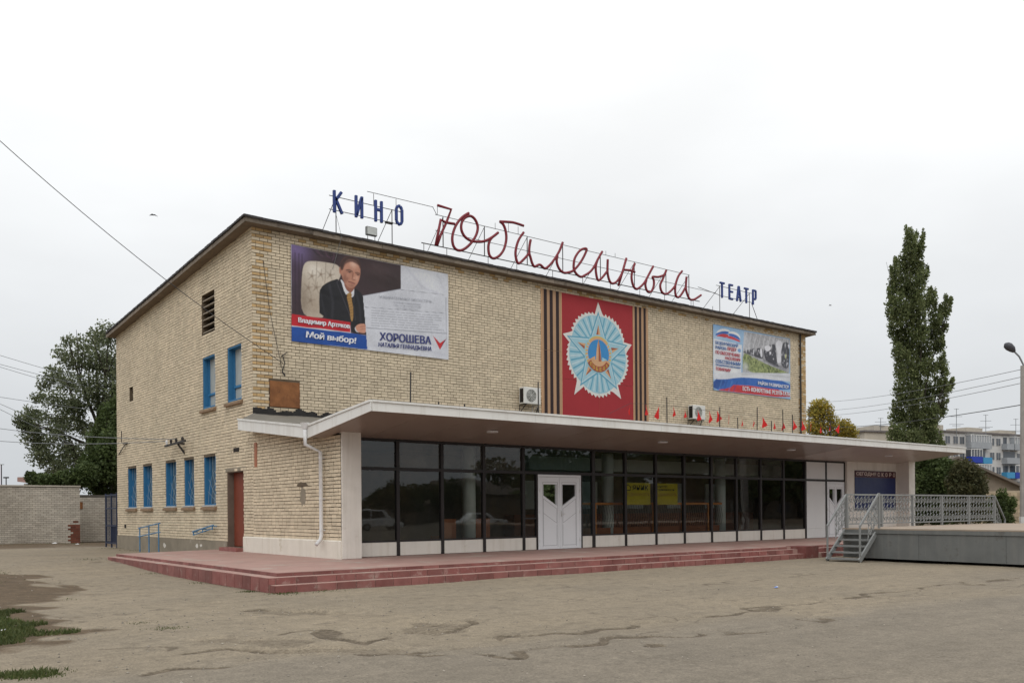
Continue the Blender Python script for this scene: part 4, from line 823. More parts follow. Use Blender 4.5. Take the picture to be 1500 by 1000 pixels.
faces = [[(27.14, 9.61), (27.42, 9.7), (27.65, 9.63), (27.65, 9.38), (27.48, 9.11), (27.57, 8.63), (27.33, 8.52), (27.16, 8.57), (27.26, 9.01), (27.1, 9.28)], [(25.84, 9.14), (25.99, 9.14), (26.03, 8.72), (25.88, 8.68), (25.8, 8.94)], [(26.2, 9.3), (26.67, 9.35), (26.73, 9.16), (26.39, 9.0), (26.2, 9.1)], [(25.25, 9.0), (25.31, 9.03), (25.34, 8.75), (25.26, 8.73)], [(26.53, 9.05), (26.76, 9.04), (26.66, 8.86)], [(28.07, 9.55), (28.24, 9.57), (28.24, 9.27)]]
p = Print(22.25, 28.31, 6.80, 9.87, 260, 132, (150, 184, 216))
p.spot(22.6, 9.8, .8, .5, (120, 168, 214), .8); p.spot(22.4, 8.4, .9, .9, (214, 222, 232), .8)
p.poly([(22.3, 9.2), (24.38, 9.12), (24.32, 7.7), (22.3, 7.6)], (222, 224, 230), .03, n=0)
ph = p.poly(P2['photo'], (172, 172, 176), .01, n=0)
tex = vnoise(p.X, p.Z, .06); p.C *= 1 + (ph * tex * .16)[..., None]
for i in range(10): x = 24.75 + i * .37; p.line([(x + .05, 9.85), (x - .25, 9.0)], .03, (206, 206, 210), .7, ph); p.line([(x + .2, 9.85), (x - .1, 9.0)], .015, (130, 130, 136), .5, ph)
p.spot(24.7, 9.4, .3, .4, (196, 198, 204), .6, 0, ph)
gm = p.poly(P2['grass'], (116, 128, 78), .03, n=1) * ph
k = np.clip(vnoise(p.X, p.Z, .09) * .5 + .4, 0, 1) * gm; p.C += (p.lin((160, 170, 112)) - p.C) * k[..., None]; k = np.clip(vnoise(p.X + 5, p.Z, .07) * .6 - .1, 0, 1) * gm; p.C += (p.lin((66, 76, 44)) - p.C) * k[..., None]
p.spot(24.65, 8.1, .22, .2, (196, 198, 196), .9, 0, ph)
for c in cows: p.poly(c, (52, 52, 60), .03, .95, ph, 2)
k = np.clip(vnoise(p.X + 3, p.Z, .10) - .35, 0, 1) * ph * sm((p.X - 24.8) / .6) * sm((9.3 - p.Z) / .3) * sm((p.Z - 8.35) / .2); p.C += (p.lin((176, 176, 182)) - p.C) * k[..., None]
for c in faces: p.poly(c, (222, 222, 228), .02, .95, ph, 2)
for x, z in ((24.72, 8.9), (24.95, 8.98), (25.5, 9.05), (26.75, 9.3), (27.9, 9.5)): p.spot(x, z, .05, .12, (210, 210, 214), .9, 0, ph)
p.line([(26.1, 8.55), (27.95, 8.22)], .035, (120, 120, 128), .9, ph); p.line([(26.1, 8.62), (27.95, 8.30)], .02, (34, 34, 40), .8, ph); p.spot(27.95, 8.95, .05, .1, (200, 206, 90), .9); p.line([(28.0, 8.2), (28.0, 9.3)], .02, (150, 150, 156), .6)
p.poly(P2['wh'], (214, 216, 222), .015, n=0); p.poly(P2['blue'], (42, 98, 178), .01, n=1); p.poly(P2['bluedk'], (30, 70, 140), .05, .8, None, 1); rdm = p.poly(P2['red'], (196, 48, 54), .01, n=1)
for k in range(5): p.line([(22.5 + k * .38, 7.32), (22.3 + k * .36, 6.85)], .05, (86, 136, 200) if k % 2 else (24, 62, 130), .45)
p.line([(24.4, 7.72), (25.6, 7.86), (28.2, 7.9)], .05, (184, 186, 190), .7)
for k_, c in (('f1', (228, 230, 234)), ('f2', (52, 98, 176)), ('f3', (196, 52, 60)), ('f4', (230, 232, 236)), ('f5', (60, 106, 182)), ('f6', (200, 56, 64))): p.poly(P2[k_], c, .012, n=1)
p.poly([(24.05, 8.9), (24.3, 8.95), (24.3, 8.75), (24.1, 8.75)], (120, 160, 206), .02)
b2 = p.build('district_banner', 'pale blue banner with dairy cows and a tricolour flag on the brick front', YB - .006, .016, 2)
y = YB - .031
for s, x, z, wd, ht, mt in (('БЕЗЕНЧУКСКИЙ', 22.4, 8.96, 1.66, .19, 'v_txtblue'), ('РАЙОН-', 22.4, 8.74, .82, .19, 'v_txtblue'), ('ЛИДЕР', 23.25, 8.73, .68, .19, 'v_txtred'), ('ПО ОБЕСПЕЧЕНИЮ', 22.4, 8.51, 1.8, .16, 'v_txtred'), ('НАСЕЛЕНИЯ', 23.1, 8.31, 1.12, .15, 'v_txtred'), ('СОБСТВЕННЫМИ', 22.4, 8.09, 1.84, .17, 'v_txtblue'), ('ПРОДОВОЛЬСТВЕННЫМИ', 22.4, 7.95, 1.84, .095, 'v_txtblue'), ('ТОВАРАМИ', 22.4, 7.74, 1.08, .155, 'v_txtred'), ('РАЙОН РАЗВИВАЕТСЯ', 25.6, 7.32, 2.5, .21, 'v_white'), ('ЕСТЬ КОНКРЕТНЫЕ РЕЗУЛЬТАТЫ', 24.4, 6.94, 3.84, .21, 'v_white')):
    text(s, x, z, wd, ht, y, mt, b2, 0, 0, .008, dbl=.016)

# order board
em = empty('victory_emblem_board', 'red painted board with a pale blue star emblem between striped ribbons', 'mural')
t = MB()
for a, b in ((5.04, 6.535), (6.545, 8.315), (8.325, 9.99)): t.box(12.86, 16.92, -.045, -.012, a, b)
t.build('board', 'p_red', em)
for x0 in (11.82, 16.96):
    wd = 1.02 if x0 < 12 else .88
    for za, zb in ((5.05, 7.595), (7.605, 10.0)):
        t = MB(); t.box(x0, x0 + wd, -.045, -.012, za, zb); r = t.build('ribbon_panel', 'p_orange', em)
        for f0, f1 in ((.10, .26), (.40, .56), (.72, .88)):
            t = MB(); t.box(x0 + f0 * wd, x0 + f1 * wd, -.047, -.044, za + .002, zb - .002); t.build('stripe', 'p_black', r)
    t = MB(); t.box(x0 - .025, x0 - .002, -.05, -.012, 5.05, 10.0); t.box(x0 + wd + .002, x0 + wd + .025, -.05, -.012, 5.05, 10.0); t.build('trim', 'p_tan', em)
EC = (14.87, 7.72)
eb = MB(); emats = ['p_white', 'p_ltblue', 'p_ray', 'p_midblue', 'p_brown', 'p_tan', 'p_blue', 'p_gold', 'p_red', 'p_black']
ye = [-.049]
def el(pts, k, hold=False):
    fan(eb, pts, ye[0], k); ye[0] -= 0 if hold else .0013
tips = [(14.88, 9.88), (16.85, 8.32), (16.19, 5.95), (13.5, 5.93), (12.91, 8.34)]
def pol(r, a): return (EC[0] + r * math.sin(a), EC[1] + r * math.cos(a))
ta = [math.atan2(x - EC[0], z - EC[1]) for x, z in tips]; tr_ = [math.hypot(x - EC[0], z - EC[1]) for x, z in tips]
ta = [a if a >= -1e-3 else a + 2 * math.pi for a in ta]; ta2 = ta + [ta[0] + 2 * math.pi]; tr2 = tr_ + [tr_[0]]
fanw, fani = [], []
for i in range(5):
    a0, a1 = ta2[i], ta2[i + 1]; fanw.append(pol(tr2[i], a0)); n = 9
    for k in range(n):
        f0 = .13 + .74 * k / (n - 1) ; a = a0 + (a1 - a0) * f0; rr = 1.72 + .09 * math.sin(math.pi * (k / (n - 1)))
        fanw.append(pol(rr + .015, a - .035)); fanw.append(pol(rr - .09, a + .045))
el(fanw, 0)
rays = [pol(1.57 + .07 * math.sin(math.pi * ((a * 5 / (2 * math.pi)) % 1)), a) for a in np.linspace(0, 2 * math.pi, 60, endpoint=False)]
el(rays, 1)
for i in range(5):
    for k in range(8):
        a = ta2[i] + (ta2[i + 1] - ta2[i]) * (.14 + .72 * (k + .5) / 8); el([pol(.7, a - .03), pol(1.58, a - .022), pol(1.58, a + .022), pol(.7, a + .03)], 2 if k % 2 else 3, True)
ye[0] -= .0013
bt = [(14.88, 9.50), (16.60, 8.27), (15.95, 6.33), (13.83, 6.31), (13.12, 8.29)]
def star(tp, inr, k):
    pts = []
    for i in range(5):
        pts.append(tp[i]); a0, a1 = ta2[i], ta2[i + 1]; pts.append(pol(inr, (a0 + a1) / 2))
    el(pts, k)
star(bt, .80, 3)
star([(EC[0] + (x - EC[0]) * .93, EC[1] + (z - EC[1]) * .92) for x, z in bt], .72, 2)
star([(EC[0] + (x - EC[0]) * .88, EC[1] + (z - EC[1]) * .86) for x, z in bt], .66, 1)
for i in range(5):
    a = ta2[i]; el([pol(1.22, a), pol(.70, a + .22), pol(.62, a)], 5, True); el([pol(1.22, a), pol(.62, a), pol(.70, a - .22)], 4, True)
ye[0] -= .0013
circ = lambda r, n=40, ex=1.0: [(EC[0] + r * math.sin(a) * ex, EC[1] + r * math.cos(a)) for a in np.linspace(0, 2 * math.pi, n, endpoint=False)]
el(circ(.80), 1); el(circ(.74), 7); el(circ(.70), 5)
for i in range(22):
    a = .9 + (2 * math.pi - 1.8) * i / 21 + math.pi * 0
    if abs(((a + math.pi) % (2 * math.pi)) - math.pi) < 2.2: el([pol(.74, a - .05), pol(.74, a + .03), pol(.61, a + .06), pol(.61, a - .02)], 1, True)
ye[0] -= .0013
el(circ(.60), 6)
lowp = [(EC[0] + .66 * math.sin(a), EC[1] + .66 * math.cos(a)) for a in np.linspace(1.75, 2 * math.pi - 1.75, 24)]
el([(EC[0] + .56, EC[1] - .24), *[p for p in lowp if p[1] < EC[1] - .24], (EC[0] - .56, EC[1] - .24)], 5)
el([(EC[0] - .16, EC[1] - .30), (EC[0] + .16, EC[1] - .30), (EC[0] + .12, EC[1] + .1), (EC[0] + .07, EC[1] + .36), (EC[0], EC[1] + .60), (EC[0] - .07, EC[1] + .36), (EC[0] - .12, EC[1] + .1)], 5)
el([(EC[0] + .0, EC[1] - .30), (EC[0] + .14, EC[1] - .30), (EC[0] + .1, EC[1] + .1), (EC[0] + .06, EC[1] + .36), (EC[0], EC[1] + .58)], 4)
el([(EC[0] - .5, EC[1] - .25), (EC[0] - .2, EC[1] - .1), (EC[0] - .2, EC[1] - .3)], 5); el([(EC[0] + .5, EC[1] - .2), (EC[0] + .2, EC[1] - .12), (EC[0] + .2, EC[1] - .3)], 1)
arc = [(EC[0] + .75 * math.sin(a), EC[1] + .75 * math.cos(a)) for a in np.linspace(2.15, 2 * math.pi - 2.15, 22)]; arci = [(EC[0] + .52 * math.sin(a), EC[1] + .52 * math.cos(a)) for a in np.linspace(2 * math.pi - 2.15, 2.15, 22)]
el(arc + arci, 4)
eb.build('emblem', emats, em, fix=False)
for i, ch in enumerate('ПОБЕДА'):
    a = math.pi + .78 - i * .312; x, z = pol(.635, a); rt = math.pi - a
    text(ch, x - .055 * math.cos(-rt + 0) + .075 * math.sin(-rt) * -1 * -1 * 0, z - .075, .11, .15, ye[0], 'p_gold', em, 0, 0, .01)
t = MB(); t.box(14.878, 14.884, ye[0] - .001, ye[0], 5.04, 6.535); t.build('seam', 'p_brown', em)

# plywood sheet, wall hooks, odd sticks
t = MB(); t.box(.54, 1.545, -.05, -.013, 4.605, 5.42); tag(t.build('rusty_sheet', 'rust'), 'rust brown sheet panel covering an opening near the left corner', 'panel')
t = MB(); t.box(.6, .603, -.05, -.05, 4.6, 4.6); 
hk = MB(); hk.tube([(.94, 0, 6.22), (.94, -.12, 6.24), (1.0, -.14, 6.0), (.92, -.12, 5.72), (1.04, -.05, 5.66)], .018, 5); hk.tube([(.94, -.1, 6.24), (1.1, -.1, 6.36)], .015, 5); hk.tube([(.92, -.1, 5.72), (1.0, -.16, 5.58)], .02, 5)
tag(hk.build('wall_hook', 'iron'), 'bent iron cable hook below the left banner', 'hook')
t = MB(); t.box(-.03, .0, -.32, -.12, 2.66, 3.42); tag(t.build('brown_post', 'chair_wood'), 'short dark brown board on the side wall under the canopy end', 'board')

# air conditioners
def aircon(x, z, label):
    o = empty('air_conditioner', label, 'air conditioner', 'air conditioners above the canopy', (x, -.09, z))
    b = MB(); b.box(0, .84, -.33, -.03, 0, .64); bd_ = b.build('casing', 'ac_white', o); bevel(bd_, .02, 2)
    g = MB(); n = 26; c = (.36, .32)
    g.add([(c[0] + .245 * math.cos(2 * math.pi * i / n), -.333, c[1] + .245 * math.sin(2 * math.pi * i / n)) for i in range(n)], [tuple(range(n))]); g.build('fan_opening', 'ac_grille', o)
    g = MB()
    for r_ in (.24, .19, .14, .09, .04): g.tube([(c[0] + r_ * math.cos(2 * math.pi * i / 24), -.345, c[1] + r_ * math.sin(2 * math.pi * i / 24)) for i in range(25)], .006, 4, cap=False)
    for k in range(8): g.tube([(c[0], -.345, c[1]), (c[0] + .245 * math.cos(k * math.pi / 4), -.345, c[1] + .245 * math.sin(k * math.pi / 4))], .005, 4)
    g.build('fan_grille', 'ac_white', o)
    g = MB(); g.box(-.006, .002, -.29, -.08, .05, .58); g.build('side_vent', 'dark', o)
    g = MB(); g.box(.66, .8, -.336, -.33, .5, .56); g.build('badge', 'panel_grey', o)
    for xx in (.1, .74):
        g = MB(); g.bar((xx, .08, -.02), (xx, -.38, -.02), .03, .03, (0, 0, 1)); g.bar((xx, .08, -.02), (xx, .08, -.36), .03, .03, (0, 1, 0)); g.bar((xx, .08, -.34), (xx, -.3, -.04), .025, .025, (1, 0, 0)); g.build('bracket', 'iron' if xx < .5 else 'sill_white', o)
    g = MB(); g.tube([(.86, -.15, .2), (.95, -.05, .1), (.95, .06, -.3), (1.0, .08, -.9)], .022, 6); g.build('hose', 'iron', o)
    return o
aircon(10.58, 5.35, 'white air conditioner unit left of the striped ribbon and red board')
aircon(20.38, 5.32, 'white air conditioner unit below the cow banner behind red flags')

# ------------------------------------------------------------------ rooftop signs
SY = .3
def zt(x=0): return roofz(SY) + .165
def frame_sign(nm, label, cat='sign'): return empty(nm, label, cat)
kino = frame_sign('rooftop_sign', 'blue rooftop sign reading КИНО on a thin frame at the left')
def letter(par, segs, wd, mt, dp=.09, nm='letter'):
    t = MB()
    for a, b in segs: t.bar((a[0], SY - .02, a[1]), (b[0], SY - .02, b[1]), wd, dp, (0, 1, 0))
    o = t.build(nm, mt, par); bevel(o, .012, 1); return o
z0, z1 = 11.31, 12.06
letter(kino, [((3.0, z0), (3.0, z1)), ((3.03, 11.70), (3.27, 12.05)), ((3.03, 11.83), (3.29, z0))], .095, 'letter_blue')
letter(kino, [((3.82, z0), (3.82, z1)), ((4.04, z0), (4.04, z1)), ((3.83, z0 + .05), (4.03, z1 - .05))], .095, 'letter_blue')
letter(kino, [((4.58, z0), (4.58, z1)), ((4.81, z0), (4.81, z1)), ((4.6, 11.74), (4.79, 11.74))], .095, 'letter_blue')
oo = [(5.41, 11.5), (5.41, 11.94), (5.48, 12.04), (5.57, 12.04), (5.64, 11.94), (5.64, 11.5), (5.57, 11.4), (5.48, 11.4), (5.41, 11.5)]
letter(kino, list(zip(oo, oo[1:])), .095, 'letter_blue')
def rods(par, segs, r, nm='frame', mt='iron'):
    t = MB()
    for a, b in segs: t.tube([a, b], r, 5)
    return t.build(nm, mt, par)
S = lambda x, z, y=SY + .06: (x, y, z)
rods(kino, [(S(2.85, 11.88), S(5.66, 11.88)), (S(2.85, 11.42), S(5.66, 11.42))], .014)
for x in (3.1, 5.28):
    rods(kino, [(S(x, 10.3), S(x, 11.9))], .017, 'post'); rods(kino, [(S(x, 11.88), S(x, 10.2, SY + 2.0))], .012, 'brace')
t = MB(); t.box(5.02, 5.3, SY + .02, SY + .12, 11.37, 11.43); t.build('junction_box', 'iron', kino)
rods(kino, [(S(4.55, 12.3), S(4.55, 11.9)), (S(5.45, 12.3), S(5.45, 11.9))], .010, 'rail_support')
rods(kino, [(S(4.3, 12.32), S(7.02, 12.33)), (S(7.0, 12.33), S(7.16, 12.09))], .011, 'top_rail')
teatr = frame_sign('rooftop_sign', 'blue rooftop sign reading ТЕАТР on a thin frame at the right')
letter(teatr, [((23.35, z0), (23.35, z1 - .05)), ((23.19, z1 - .04), (23.53, z1 - .04))], .085, 'letter_blue')
letter(teatr, [((23.9, z0), (23.9, z1)), ((23.9, z1 - .04), (24.16, z1 - .04)), ((23.9, 11.7), (24.16, 11.7)), ((23.9, z0 + .04), (24.16, z0 + .04))], .085, 'letter_blue')
letter(teatr, [((24.47, z0), (24.6, z1)), ((24.76, z0), (24.63, z1)), ((24.53, 11.52), (24.70, 11.52))], .085, 'letter_blue')
letter(teatr, [((25.2, z0), (25.2, z1 - .05)), ((25.04, z1 - .04), (25.37, z1 - .04))], .085, 'letter_blue')
letter(teatr, [((25.73, z0), (25.73, z1)), ((25.73, z1 - .04), (25.95, z1 - .04)), ((25.95, z1 - .03), (25.95, 11.62)), ((25.73, 11.6), (25.95, 11.6))], .085, 'letter_blue')
rods(teatr, [(S(23.02, 11.88), S(25.75, 11.88)), (S(21.7, 11.6), S(23.2, 11.45)), (S(23.2, 11.43), S(25.75, 11.43))], .014)
for x in (23.27, 25.55): rods(teatr, [(S(x, 10.3), S(x, 11.88))], .017, 'post'); rods(teatr, [(S(x, 11.85), S(x, 10.2, SY + 2.0))], .012, 'brace')
rods(teatr, [(S(25.72, 11.4), S(26.4, 10.3))], .016, 'brace'); rods(teatr, [(S(25.6, 10.62), S(27.7, 10.45))], .012, 'rail')
rods(teatr, [(S(22.75, 10.3), S(22.75, 10.85)), (S(24.35, 10.3), S(24.35, 10.75))], .012, 'stub')
STROKES = [[(7.15, 12.4), (7.75, 12.37), (7.54, 11.87), (7.27, 11.33), (7.11, 10.92)], [(7.05, 10.92), (7.16, 11.39), (7.28, 11.9), (7.49, 11.84), (7.89, 11.86)], [(8.54, 12.39), (8.27, 12.2), (8.03, 11.94), (7.86, 11.63), (7.78, 11.31), (7.83, 11.04), (7.98, 10.92), (8.19, 10.94), (8.43, 11.09), (8.67, 11.33), (8.88, 11.65), (8.95, 11.95), (8.85, 12.18), (8.68, 12.29), (8.51, 12.27), (8.32, 12.14), (8.2, 11.92), (8.2, 11.69), (8.33, 11.49), (8.54, 11.39), (8.74, 11.37), (9.06, 11.41), (9.34, 11.51), (9.66, 11.71), (9.92, 11.92)],
 [(9.66, 11.71), (9.52, 11.54), (9.45, 11.3), (9.48, 11.02), (9.6, 10.9), (9.76, 10.91), (9.98, 11.05), (10.17, 11.28), (10.28, 11.56), (10.32, 11.83), (10.27, 12.11), (10.16, 12.29), (10.01, 12.36)], [(10.01, 12.36), (10.33, 12.41), (10.7, 12.45), (11.18, 12.42)], [(11.18, 12.16), (10.95, 11.86), (10.82, 11.57), (10.76, 11.27), (10.81, 11.01), (10.92, 10.9), (11.17, 11.1), (11.44, 11.38)], [(11.54, 11.94), (11.48, 11.7), (11.46, 11.42), (11.53, 11.22), (11.61, 11.02), (11.73, 10.91), (12.0, 11.03), (12.25, 10.92), (12.47, 11.05), (12.72, 11.31), (12.94, 11.6), (13.09, 11.84), (13.23, 12.14)],
 [(12.94, 11.54), (12.89, 11.34), (12.94, 11.15), (13.08, 10.98), (13.27, 10.91), (13.49, 10.95), (13.79, 11.08), (14.1, 11.37), (14.37, 11.73), (14.55, 12.07), (14.41, 12.09), (14.14, 11.94), (13.89, 11.62), (13.82, 11.35), (13.83, 11.13), (13.98, 10.96), (14.21, 10.89), (14.44, 10.99), (14.75, 11.19), (14.99, 11.46), (15.19, 11.78), (15.45, 12.15)], [(15.15, 11.71), (15.07, 11.5), (15.07, 11.21), (15.18, 10.9), (15.42, 11.04), (15.72, 11.36)], [(15.77, 11.87), (15.75, 11.39), (15.79, 11.15), (15.89, 10.95), (16.02, 10.89), (16.24, 10.97), (16.46, 11.19), (16.68, 11.52)], [(16.89, 12.11), (16.64, 11.47), (16.39, 10.85)], [(16.73, 11.58), (17.09, 11.62), (17.4, 11.59)],
 [(17.41, 11.97), (17.27, 11.66), (17.2, 11.37), (17.24, 11.12), (17.35, 10.93), (17.51, 10.87), (17.76, 11.01), (18.04, 11.27), (18.32, 11.67), (18.58, 12.04)], [(18.13, 11.35), (18.06, 11.15), (18.13, 10.93), (18.29, 10.84), (18.48, 10.95), (18.6, 11.2), (18.6, 11.42), (18.53, 11.56), (18.89, 11.61), (19.22, 11.73)], [(19.42, 11.99), (19.17, 11.54), (19.02, 11.29), (19.05, 11.07), (19.19, 10.93), (19.43, 10.93), (19.7, 11.1), (19.99, 11.37), (20.09, 11.59), (20.24, 11.87), (20.49, 12.13)], [(20.04, 11.48), (20.01, 11.14), (20.08, 10.92), (20.26, 10.91), (20.48, 11.11), (20.71, 11.41)], [(20.79, 11.91), (20.74, 11.42), (20.83, 11.13), (21.01, 10.92), (21.29, 10.94), (21.6, 11.1), (21.8, 11.22)]]
yub = frame_sign('script_sign', 'red handwritten rooftop sign reading Юбилейный in bent metal strokes')
def catmull(p, n=5):
    q = [p[0]] + list(p) + [p[-1]]; o = []
    for i in range(1, len(q) - 2):
        for k in range(n):
            t_ = k / n; a, b, c, d = q[i - 1], q[i], q[i + 1], q[i + 2]
            o.append(tuple(.5 * (2 * b[j] + (c[j] - a[j]) * t_ + (2 * a[j] - 5 * b[j] + 4 * c[j] - d[j]) * t_ ** 2 + (3 * b[j] - a[j] - 3 * c[j] + d[j]) * t_ ** 3) for j in (0, 1)))
    return o + [p[-1]]
for i, st in enumerate(STROKES):
    pts = st if len(st) <= 5 and i != 4 else catmull(st); t = MB()
    t.tube([(x, SY - .03 - .004 * (i % 3), z) for x, z in pts], .052, 8); t.build('stroke', 'letter_red', yub, smooth=True)
rods(yub, [(S(7.1, 12.08), S(21.1, 12.06))], .012, 'top_rail'); rods(yub, [(S(7.1, 11.5), S(23.0, 11.5))], .011, 'middle_rail'); rods(yub, [(S(6.5, 10.94), S(21.8, 10.94))], .020, 'bottom_rail')
for x in (7.44, 9.33, 11.43, 13.3, 15.42, 17.47, 19.5, 21.06): rods(yub, [(S(x, 10.94), S(x, 12.06))], .020, 'post'); rods(yub, [(S(x - .02, 12.0), S(x - .02, 10.15, SY + 2.0))], .011, 'brace')
for x in (6.6, 7.6, 9.5, 10.9, 12.75, 14.4, 16.0, 17.8, 19.4, 21.2, 21.35): rods(yub, [(S(x, 10.25), S(x, 10.94))], .012, 'leg')
for x, a, b in ((7.2, 12.08, 12.38), (9.85, 12.06, 12.3), (10.5, 12.06, 12.42), (10.98, 12.06, 12.38), (15.75, 12.06, 12.25), (16.3, 12.06, 12.25)): rods(yub, [(S(x, a), S(x, b))], .009, 'stub')
# flood lamp
fl = empty('floodlight', 'small square floodlight on the roof edge below the КИНО sign', 'floodlight', None, (4.27, .05, 10.7))
t = MB(); t.prism([(-.21, 0), (.21, 0), (.21, .3), (-.21, .3)], -.06, .06, 'y'); bevel(t.build('housing', 'steel_light', fl), .02, 1)
t = MB(); t.box(-.18, .18, -.068, -.061, .03, .27); t.build('lens', mat('lamp_lens', (.50, .52, .50), .12, .1, 8, spec=.6), fl)
t = MB(); t.tube([(-.14, 0, 0), (-.14, 0, -.3)], .012, 5); t.tube([(.14, 0, 0), (.14, 0, -.3)], .012, 5); t.build('stand', 'iron', fl)

# ------------------------------------------------------------------ pennants and iron rods along the canopy
def ctop(y): return 3.47 + .33 * (-4.9 - y) / 3.44
FL = [(8.87, 4.34), (9.56, 4.37), (10.17, 4.34), (10.84, 4.38), (11.38, 4.37), (12.02, 4.35), (12.61, 4.36), (13.01, 4.38), (13.64, 4.33), (14.35, 4.3), (14.99, 4.31), (15.5, 4.32), (16.17, 4.28), (16.66, 4.28), (17.33, 4.32), (17.87, 4.32), (18.45, 4.35), (19.06, 4.33), (19.69, 4.37), (20.34, 4.32)]
FY = -7.7
place = ['in front of the red board', 'in front of the right striped ribbon', 'just right of the striped ribbon', 'between a tall rod and the right air conditioner', 'touching the left edge of the right air conditioner', 'in front of the right air conditioner fan', 'just right of the right air conditioner', 'left of the first rod under the cow banner', 'right of the first rod under the cow banner', 'under the middle of the cow banner', 'narrow and edge-on, under the cow banner', 'right of the tall rod under the cow banner lettering', 'between short and tall rods under the cow banner', 'against the rod under the cow banner right edge', 'wrapped dark against the rod left of the building corner', 'in front of the right building corner', 'beside the rod at the yellow tree', 'in front of the yellow tree crown', 'against the short rod at the yellow tree', 'last and faded, right of the yellow tree rods']
for i, (x, z) in enumerate(FL):
    t = MB(); wd = random.uniform(.12, .24); h = random.uniform(.34, .44); z += .17; sg = random.choice((-1, 1, 1)); f = random.uniform(-.05, .05)
    if i % 5 == 3: wd *= .45
    p_ = [(x, FY, z), (x + sg * wd * .35, FY + f, z - h * .35), (x + sg * wd, FY + f * 2, z - h * random.uniform(.62, .92)), (x + sg * wd * .15, FY + .03, z - h), (x + sg * .012, FY, z - h * .5), (x - sg * .02, FY + .02, z - h * .9)]
    t.add(p_, [(0, 1, 4), (1, 2, 3), (1, 3, 4), (4, 3, 5)])
    o = t.build('pennant', 'flag', fix=False); tag(o, 'small red pennant ' + place[i], 'pennant', 'red pennants above the canopy')
t = MB(); pts = [(x, FY, z + .17 + random.uniform(-.02, .02)) for x, z in FL]; t.tube([(7.9, FY, 4.1)] + pts + [(21.2, FY, 4.0)], .005, 4); tag(t.build('bunting_string', 'wire'), 'thin cord carrying the red pennants along the canopy', 'cord')
RD = [(10.09, 4.73), (12.64, 4.6), (13.6, 4.31), (14.64, 4.73), (15.45, 4.3), (16.13, 4.73), (16.7, 4.59), (17.71, 4.95), (19.11, 4.51), (.74, 4.68), (4.87, 4.78)]
where = ['tall iron rod left of the right air conditioner', 'tall iron rod under the left edge of the cow banner', 'shortest rod between two tall ones under the cow banner', 'tall iron rod under the middle of the cow banner', 'short rod under the lettering of the cow banner', 'tall iron rod under the right edge of the cow banner', 'iron rod with a wrapped dark pennant by the building corner', 'tallest iron rod, standing against the yellow tree', 'short iron rod rightmost, against the yellow tree', 'lone iron rod at the left end of the canopy', 'iron rod in front of the left air conditioner']
for (x, z), lb in zip(RD, where):
    t = MB(); zb = ctop(-8.1) - .03; t.tube([(x, -8.1, zb), (x + random.uniform(-.02, .02), -8.1, z)], .018, 6); t.box(x - .04, x + .04, -8.14, -8.06, zb, zb + .03); tag(t.build('iron_rod', 'iron'), lb, 'rod', 'iron rods along the canopy edge')
for x, lb in ((1.57, 'stub of cut rod on the canopy below the left banner'), (2.37, 'second stub of cut rod on the canopy, nearer the middle of the left banner')):
    t = MB(); t.tube([(x, -8.1, 3.74), (x + .01, -8.1, 4.0)], .02, 6); tag(t.build('rod_stub', 'iron'), lb, 'rod', 'iron rods along the canopy edge')
t = MB(); t.tube([(7.8, -8.2, 3.90), (12, -8.2, 3.915), (20.6, -8.2, 3.90)], .02, 6); tag(t.build('edge_pipe', 'iron'), 'dark pipe lying along the canopy edge beneath the pennants', 'pipe')

# ------------------------------------------------------------------ side wall fittings
ins = empty('insulator_bracket', 'rusty crossarm bracket with white insulators above the ground-floor windows', 'bracket')
t = MB(); t.bar((-.28, 5.6, 3.86), (-.28, 7.9, 3.80), .07, .07, (0, 0, 1)); t.bar((-.28, 6.5, 3.82), (.0, 6.5, 3.82), .06, .06, (0, 0, 1)); t.bar((-.25, 6.5, 3.8), (0.0, 6.5, 3.45), .06, .06, (0, 1, 0)); t.build('crossarm', 'iron', ins)
for y_ in (5.9, 6.6, 7.2, 7.7): t = MB(); t.tube([(-.28, y_, 3.84), (-.28, y_, 3.93), (-.28, y_, 3.97), (-.28, y_, 4.02)], [.03, .05, .055, .02], 8); t.build('insulator', 'pvc' if y_ > 7.5 else 'iron', ins)
t = MB(); t.bar((0, 13.95, 4.34), (-.12, 14.3, 4.3), .03, .03); t.tube([(-.05, 13.95, 4.34), (-.1, 14.4, 4.15), (-.05, 15.1, 3.95), (0, 15.5, 3.9)], .02, 5); t.tube([(-.1, 14.6, 4.4), (-.1, 14.6, 4.9)], .02, 5); tag(t.build('cable_strut', 'iron'), 'thin rusted cable strut near the far end of the side wall', 'strut')
hr = empty('handrail', 'blue two-bar handrail standing on the ground beside the side wall', 'handrail')
for y_ in (10.17, 8.95, 7.72): t = MB(); zt_ = .66 + (10.2 - y_) * .085; t.tube([(-.6, y_, gz(-.6, y_) - .05), (-.6, y_, zt_)], .024, 6); t.build('post', 'rail_blue', hr)
for dz, ye_ in ((0, 7.55), (-.33, 7.55)): t = MB(); t.tube([(-.6, 10.35, .66 + dz + .0), (-.6, 7.6, .88 + dz), (-.6, ye_, .88 + dz)], .024, 6); t.build('rail', 'rail_blue', hr)
h2 = empty('handrail', 'short blue handrail fixed to the brick wall left of the red door', 'handrail')
t = MB(); t.tube([(-.16, 5.26, .58), (-.16, 3.15, .83)], .026, 6); t.build('rail', 'rail_blue', h2)
t = MB(); t.tube([(-.16, 5.2, .46), (-.16, 3.2, .72)], .018, 6); t.build('rail', 'rail_blue', h2)
for y_ in (5.15, 4.2, 3.25): t = MB(); zz = .58 + (5.26 - y_) * .118; t.tube([(-.16, y_, zz - .14), (-.16, y_, zz)], .02, 6); t.tube([(-.16, y_, zz - .02), (0, y_, zz - .02)], .02, 6); t.build('bracket', 'rail_blue', h2)

